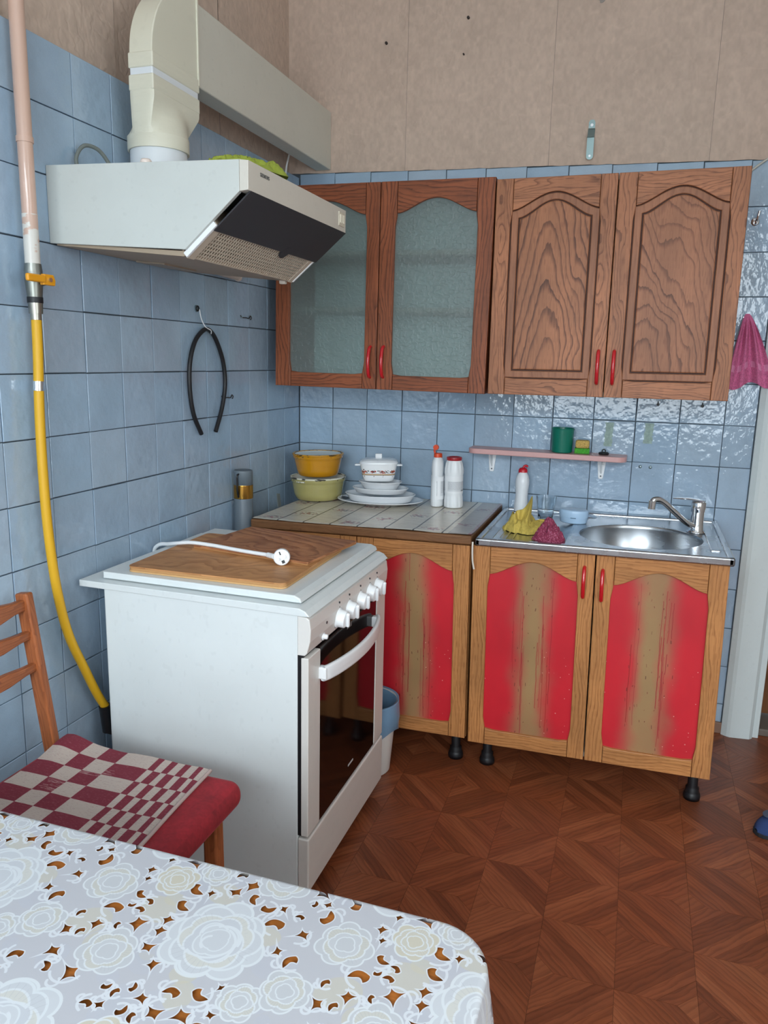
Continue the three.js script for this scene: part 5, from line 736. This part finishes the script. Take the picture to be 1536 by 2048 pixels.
/* ------------------------------------------------ table and lace tablecloth */
{
  const x0 = 0.22, x1 = 1.268, z0 = 2.238, z1 = 3.35, y = 0.74;
  const t = thing('dining_table', 'orange-brown wooden table under the lace tablecloth', 'table', [(x0 + x1) / 2, 0, (z0 + z1) / 2]);
  const cx = (x0 + x1) / 2, cz = (z0 + z1) / 2, W = x1 - x0, D = z1 - z0;
  const rc = (w, d, r) => { const s = []; for (const [sx, sz, a] of [[1, 1, 0], [-1, 1, 1], [-1, -1, 2], [1, -1, 3]]) for (let i = 0; i <= 10; i++) { const q = (a + i / 10) * Math.PI / 2; s.push([sx * (w / 2 - r) + r * Math.cos(q), sz * (d / 2 - r) + r * Math.sin(q)]); } return s; };
  const mT = wood(woodTex(512, 512, 0.4, 0.8, [190, 118, 56], [142, 80, 34], { s: 91, freq: 60, amt: 0.4, line: 0.6, wob: 0.02 }), 0.35);
  part('table_top', uvm(prism(rc(W - 0.008, D - 0.008, 0.065), 0.026, 0.003).rotateX(-Math.PI / 2).translate(0, y - 0.03, 0), 0.4, 0.8, 'x'), mT, t);
  for (const [sx, sz] of [[1, 1], [-1, 1], [-1, -1], [1, -1]]) part('leg', uvm(ext(-0.03, 0.03, 0, y - 0.03, -0.03, 0.03, 0.005, 2), 0.1, 0.4), mT, t).position.set(sx * (W / 2 - 0.12), 0, sz * (D / 2 - 0.1));
  part('apron', [ext(-W / 2 + 0.1, W / 2 - 0.1, y - 0.12, y - 0.03, -D / 2 + 0.07, -D / 2 + 0.092, 0.002), ext(-W / 2 + 0.1, W / 2 - 0.1, y - 0.12, y - 0.03, D / 2 - 0.092, D / 2 - 0.07, 0.002), ext(W / 2 - 0.13, W / 2 - 0.108, y - 0.12, y - 0.03, -D / 2 + 0.08, D / 2 - 0.08, 0.002), ext(-W / 2 + 0.108, -W / 2 + 0.13, y - 0.12, y - 0.03, -D / 2 + 0.08, D / 2 - 0.08, 0.002)].map((g) => uvm(g, 0.4, 0.8, 'x')), mT, t);
  // lace: one repeat 0.31 x 0.34 m; colour and cut-out drawn together
  const PW = 1024, PH = 1120, S = PW / 0.31;
  function lace(g, alpha) {
    let q = 77; const r = () => { q = (q * 1664525 + 1013904223) >>> 0; return q / 4294967296; };
    const wrap = (fn, x, y) => { for (const ox of [-PW, 0, PW]) for (const oy of [-PH, 0, PH]) { g.save(); g.translate(x + ox, y + oy); fn(); g.restore(); } };
    const white = (k = 1) => alpha ? '#fff' : `rgba(238,242,246,${k})`;
    g.fillStyle = alpha ? '#fff' : '#d0d0d6'; g.fillRect(0, 0, PW, PH);
    if (!alpha) for (let k = 0; k < 60; k++) { const x = r() * PW, y = r() * PH, R = 30 + r() * 60, c = r() < 0.45 ? '#ddd5c0' : '#cdd0d8'; wrap(() => { g.fillStyle = c; g.globalAlpha = 0.55; g.beginPath(); g.ellipse(0, 0, R, R * 0.8, k, 0, 7); g.fill(); }, x, y); } else for (let k = 0; k < 60; k++) { r(); r(); r(); r(); }
    const petal = (R, n, a0, k) => { g.beginPath(); for (let i = 0; i <= 120; i++) { const a = i / 120 * Math.PI * 2, rr2 = R * (0.84 + 0.16 * Math.pow(Math.abs(Math.sin((a + a0) * n / 2)), 0.7)) * (1 + 0.06 * Math.sin(a * 3 + k)); g.lineTo(Math.cos(a) * rr2, Math.sin(a) * rr2); } g.closePath(); };
    const flower = (R, n, rings, fill, lw) => { for (let k = 0; k < rings; k++) { const rad = R * (1 - k / rings * 0.86); petal(rad, n - k, k * 0.9, k * 2); g.fillStyle = alpha ? '#fff' : fill[k % fill.length]; g.fill(); g.strokeStyle = white(0.95); g.lineWidth = lw * (1 - k * 0.1); g.stroke(); } if (!alpha) { g.strokeStyle = 'rgba(190,192,200,.5)'; g.lineWidth = 1.4; for (let k = 0; k < 40; k++) { const a = k / 40 * 6.283, r0 = R * 0.55, r1 = R * (0.72 + 0.15 * Math.sin(k * 7)); g.beginPath(); g.moveTo(Math.cos(a) * r0, Math.sin(a) * r0); g.lineTo(Math.cos(a) * r1, Math.sin(a) * r1); g.stroke(); } } };
    const roses = [[250, 250, 205], [740, 800, 195]], mids = [[610, 190, 105], [850, 420, 112], [180, 660, 110], [420, 560, 90], [400, 980, 110], [960, 1020, 80], [560, 470, 70], [940, 130, 86], [60, 930, 92]];
    // cut-outs: crescents and small curved triangles between the flowers
    const holes = []; let guard = 0; while (holes.length < 74 && guard++ < 4000) {
      const x = r() * PW, y = r() * PH, sz = 17 + r() * 26; let ok = true;
      for (const [fx, fy, fr] of [...roses, ...mids]) { let dx = Math.abs(x - fx), dy = Math.abs(y - fy); dx = Math.min(dx, PW - dx); dy = Math.min(dy, PH - dy); const dd = Math.hypot(dx, dy); if (dd < fr * 1.02 + sz * 0.5) ok = false; }
      for (const h of holes) { let dx = Math.abs(x - h[0]), dy = Math.abs(y - h[1]); dx = Math.min(dx, PW - dx); dy = Math.min(dy, PH - dy); if (Math.hypot(dx, dy) < (sz + h[2]) * 1.05) ok = false; }
      if (ok) holes.push([x, y, sz, r() * 6.28, r() < 0.55]);
    }
    for (const [x, y, s, a, cres] of holes) wrap(() => {
      g.rotate(a); const p = () => { g.beginPath(); if (cres) { g.moveTo(-s, -s * 0.2); g.quadraticCurveTo(0, -s * 1.5, s, -s * 0.1); g.quadraticCurveTo(s * 0.9, s * 0.5, s * 0.3, s * 0.55); g.quadraticCurveTo(s * 0.25, -s * 0.15, -s * 0.25, -s * 0.1); g.quadraticCurveTo(-s * 0.6, -s * 0.1, -s, -s * 0.2); } else { g.moveTo(-s, -s * 0.55); g.quadraticCurveTo(0, -s * 0.05, s, -s * 0.6); g.quadraticCurveTo(s * 0.3, 0, s * 0.55, s * 0.8); g.quadraticCurveTo(0, s * 0.3, -s * 0.6, s * 0.75); g.quadraticCurveTo(-s * 0.25, 0, -s, -s * 0.55); } g.closePath(); };
      if (!alpha) { g.save(); g.strokeStyle = white(0.9); g.lineWidth = 9; p(); g.stroke(); g.restore(); g.strokeStyle = white(0.9); g.lineWidth = 10; g.lineCap = 'round'; g.beginPath(); g.arc(s * 0.4, -s * 0.2, s * 1.5, 2.2, 4.6); g.stroke(); g.beginPath(); g.arc(-s * 0.9, -s * 1.1, s * 0.55, 1, 5); g.stroke(); }
      else { g.fillStyle = '#000'; p(); g.fill(); }
    }, x, y);
    for (const [x, y, R] of mids) wrap(() => { g.rotate(x); flower(R, 7, 4, R % 3 ? ['#d6d8dc', '#dcdad2', '#d9dbdf'] : ['#ddd6c4', '#e0dacb', '#ddd8ca'], 7); }, x, y);
    for (const [x, y, R] of roses) wrap(() => { g.rotate(y); flower(R, 8, 6, ['#dfe2e7', '#dcdfe4', '#e3e2dc', '#dadde3'], 11); g.strokeStyle = white(1); g.lineWidth = 10; for (let k = 0; k < 5; k++) { g.beginPath(); g.arc(R * 0.12 * Math.cos(k * 2), R * 0.12 * Math.sin(k * 2), R * (0.18 + k * 0.09), k, k + 2.4); g.stroke(); } }, x, y);
  }
  const tL = canvasTex(PW, PH, (g) => lace(g, false)), tA = canvasTex(PW, PH, (g) => lace(g, true), false);
  const mL = mat(0xdadbdc, 0.42, { map: tL, alphaMap: tA, alphaTest: 0.5, clearcoat: 0.2, clearcoatRoughness: 0.4 });
  // draped sheet: rounded rectangle of the table, edge rolled over, skirt hanging with shallow folds
  const per = 360, rows = 44, skirt = 0.17, er = 0.008, corner = 0.068;
  const outline = (t) => { const w = W / 2, d = D / 2, r = corner, segs = [[W - 2 * r, (s) => [-w + r + s, -d, 0, -1]], [Math.PI / 2 * r, (s) => { const a = s / r; return [w - r + r * Math.sin(a), -d + r - r * Math.cos(a), Math.sin(a), -Math.cos(a)]; }], [D - 2 * r, (s) => [w, -d + r + s, 1, 0]], [Math.PI / 2 * r, (s) => { const a = s / r; return [w - r + r * Math.cos(a), d - r + r * Math.sin(a), Math.cos(a), Math.sin(a)]; }], [W - 2 * r, (s) => [w - r - s, d, 0, 1]], [Math.PI / 2 * r, (s) => { const a = s / r; return [-w + r - r * Math.sin(a), d - r + r * Math.cos(a), -Math.sin(a), Math.cos(a)]; }], [D - 2 * r, (s) => [-w, d - r - s, -1, 0]], [Math.PI / 2 * r, (s) => { const a = s / r; return [-w + r - r * Math.cos(a), -d + r - r * Math.sin(a), -Math.cos(a), -Math.sin(a)]; }]]; const tot = segs.reduce((q, s) => q + s[0], 0); let s = t * tot; for (const [l, f] of segs) { if (s <= l) return [...f(s), t * tot]; s -= l; } return [...segs[7][1](segs[7][0]), tot]; };
  const sk = grid(per, rows, (u, v) => {
    const [x, z, nx, nz, s] = outline(u); if (v < 0.2) { const a = v / 0.2 * Math.PI / 2; return [x + nx * (-er + er * Math.sin(a)), y + 0.001 - er + er * Math.cos(a), z + nz * (-er + er * Math.sin(a))]; }
    const t = (v - 0.2) / 0.8, out = t * (0.012 + 0.02 * (0.5 + 0.5 * Math.sin(s * 21 + 2 * Math.sin(s * 5))) ) ; return [x + nx * out, y + 0.001 - er - skirt * t, z + nz * out];
  });
  { const P = sk.attributes.position, uv = sk.attributes.uv; let k = 0; for (let j = 0; j <= rows; j++) for (let i = 0; i <= per; i++, k++) { const [x, z, nx, nz] = outline(i / per), dn = j / rows < 0.2 ? j / rows * 0.06 : 0.012 + (j / rows - 0.2) / 0.8 * skirt; uv.setXY(k, (x + nx * (dn - er)) / 0.31, -(z + nz * (dn - er)) / 0.34); } }
  const tp = new THREE.ShapeGeometry(new THREE.Shape([...Array(per)].map((_, i) => { const [x, z, nx, nz] = outline(i / per); return new THREE.Vector2(x - nx * er, -(z - nz * er)); }))).rotateX(-Math.PI / 2).translate(0, y + 0.001, 0);
  { const P = tp.attributes.position, uv = tp.attributes.uv; for (let i = 0; i < P.count; i++) uv.setXY(i, P.getX(i) / 0.31, -P.getZ(i) / 0.34); }
  const cloth = single('lace_tablecloth', merge([tp, sk]), mL, 'white and cream openwork lace tablecloth with roses over the table', 'tablecloth'); cloth.position.set(cx, 0, cz);
}
renderer.render(scene, camera);
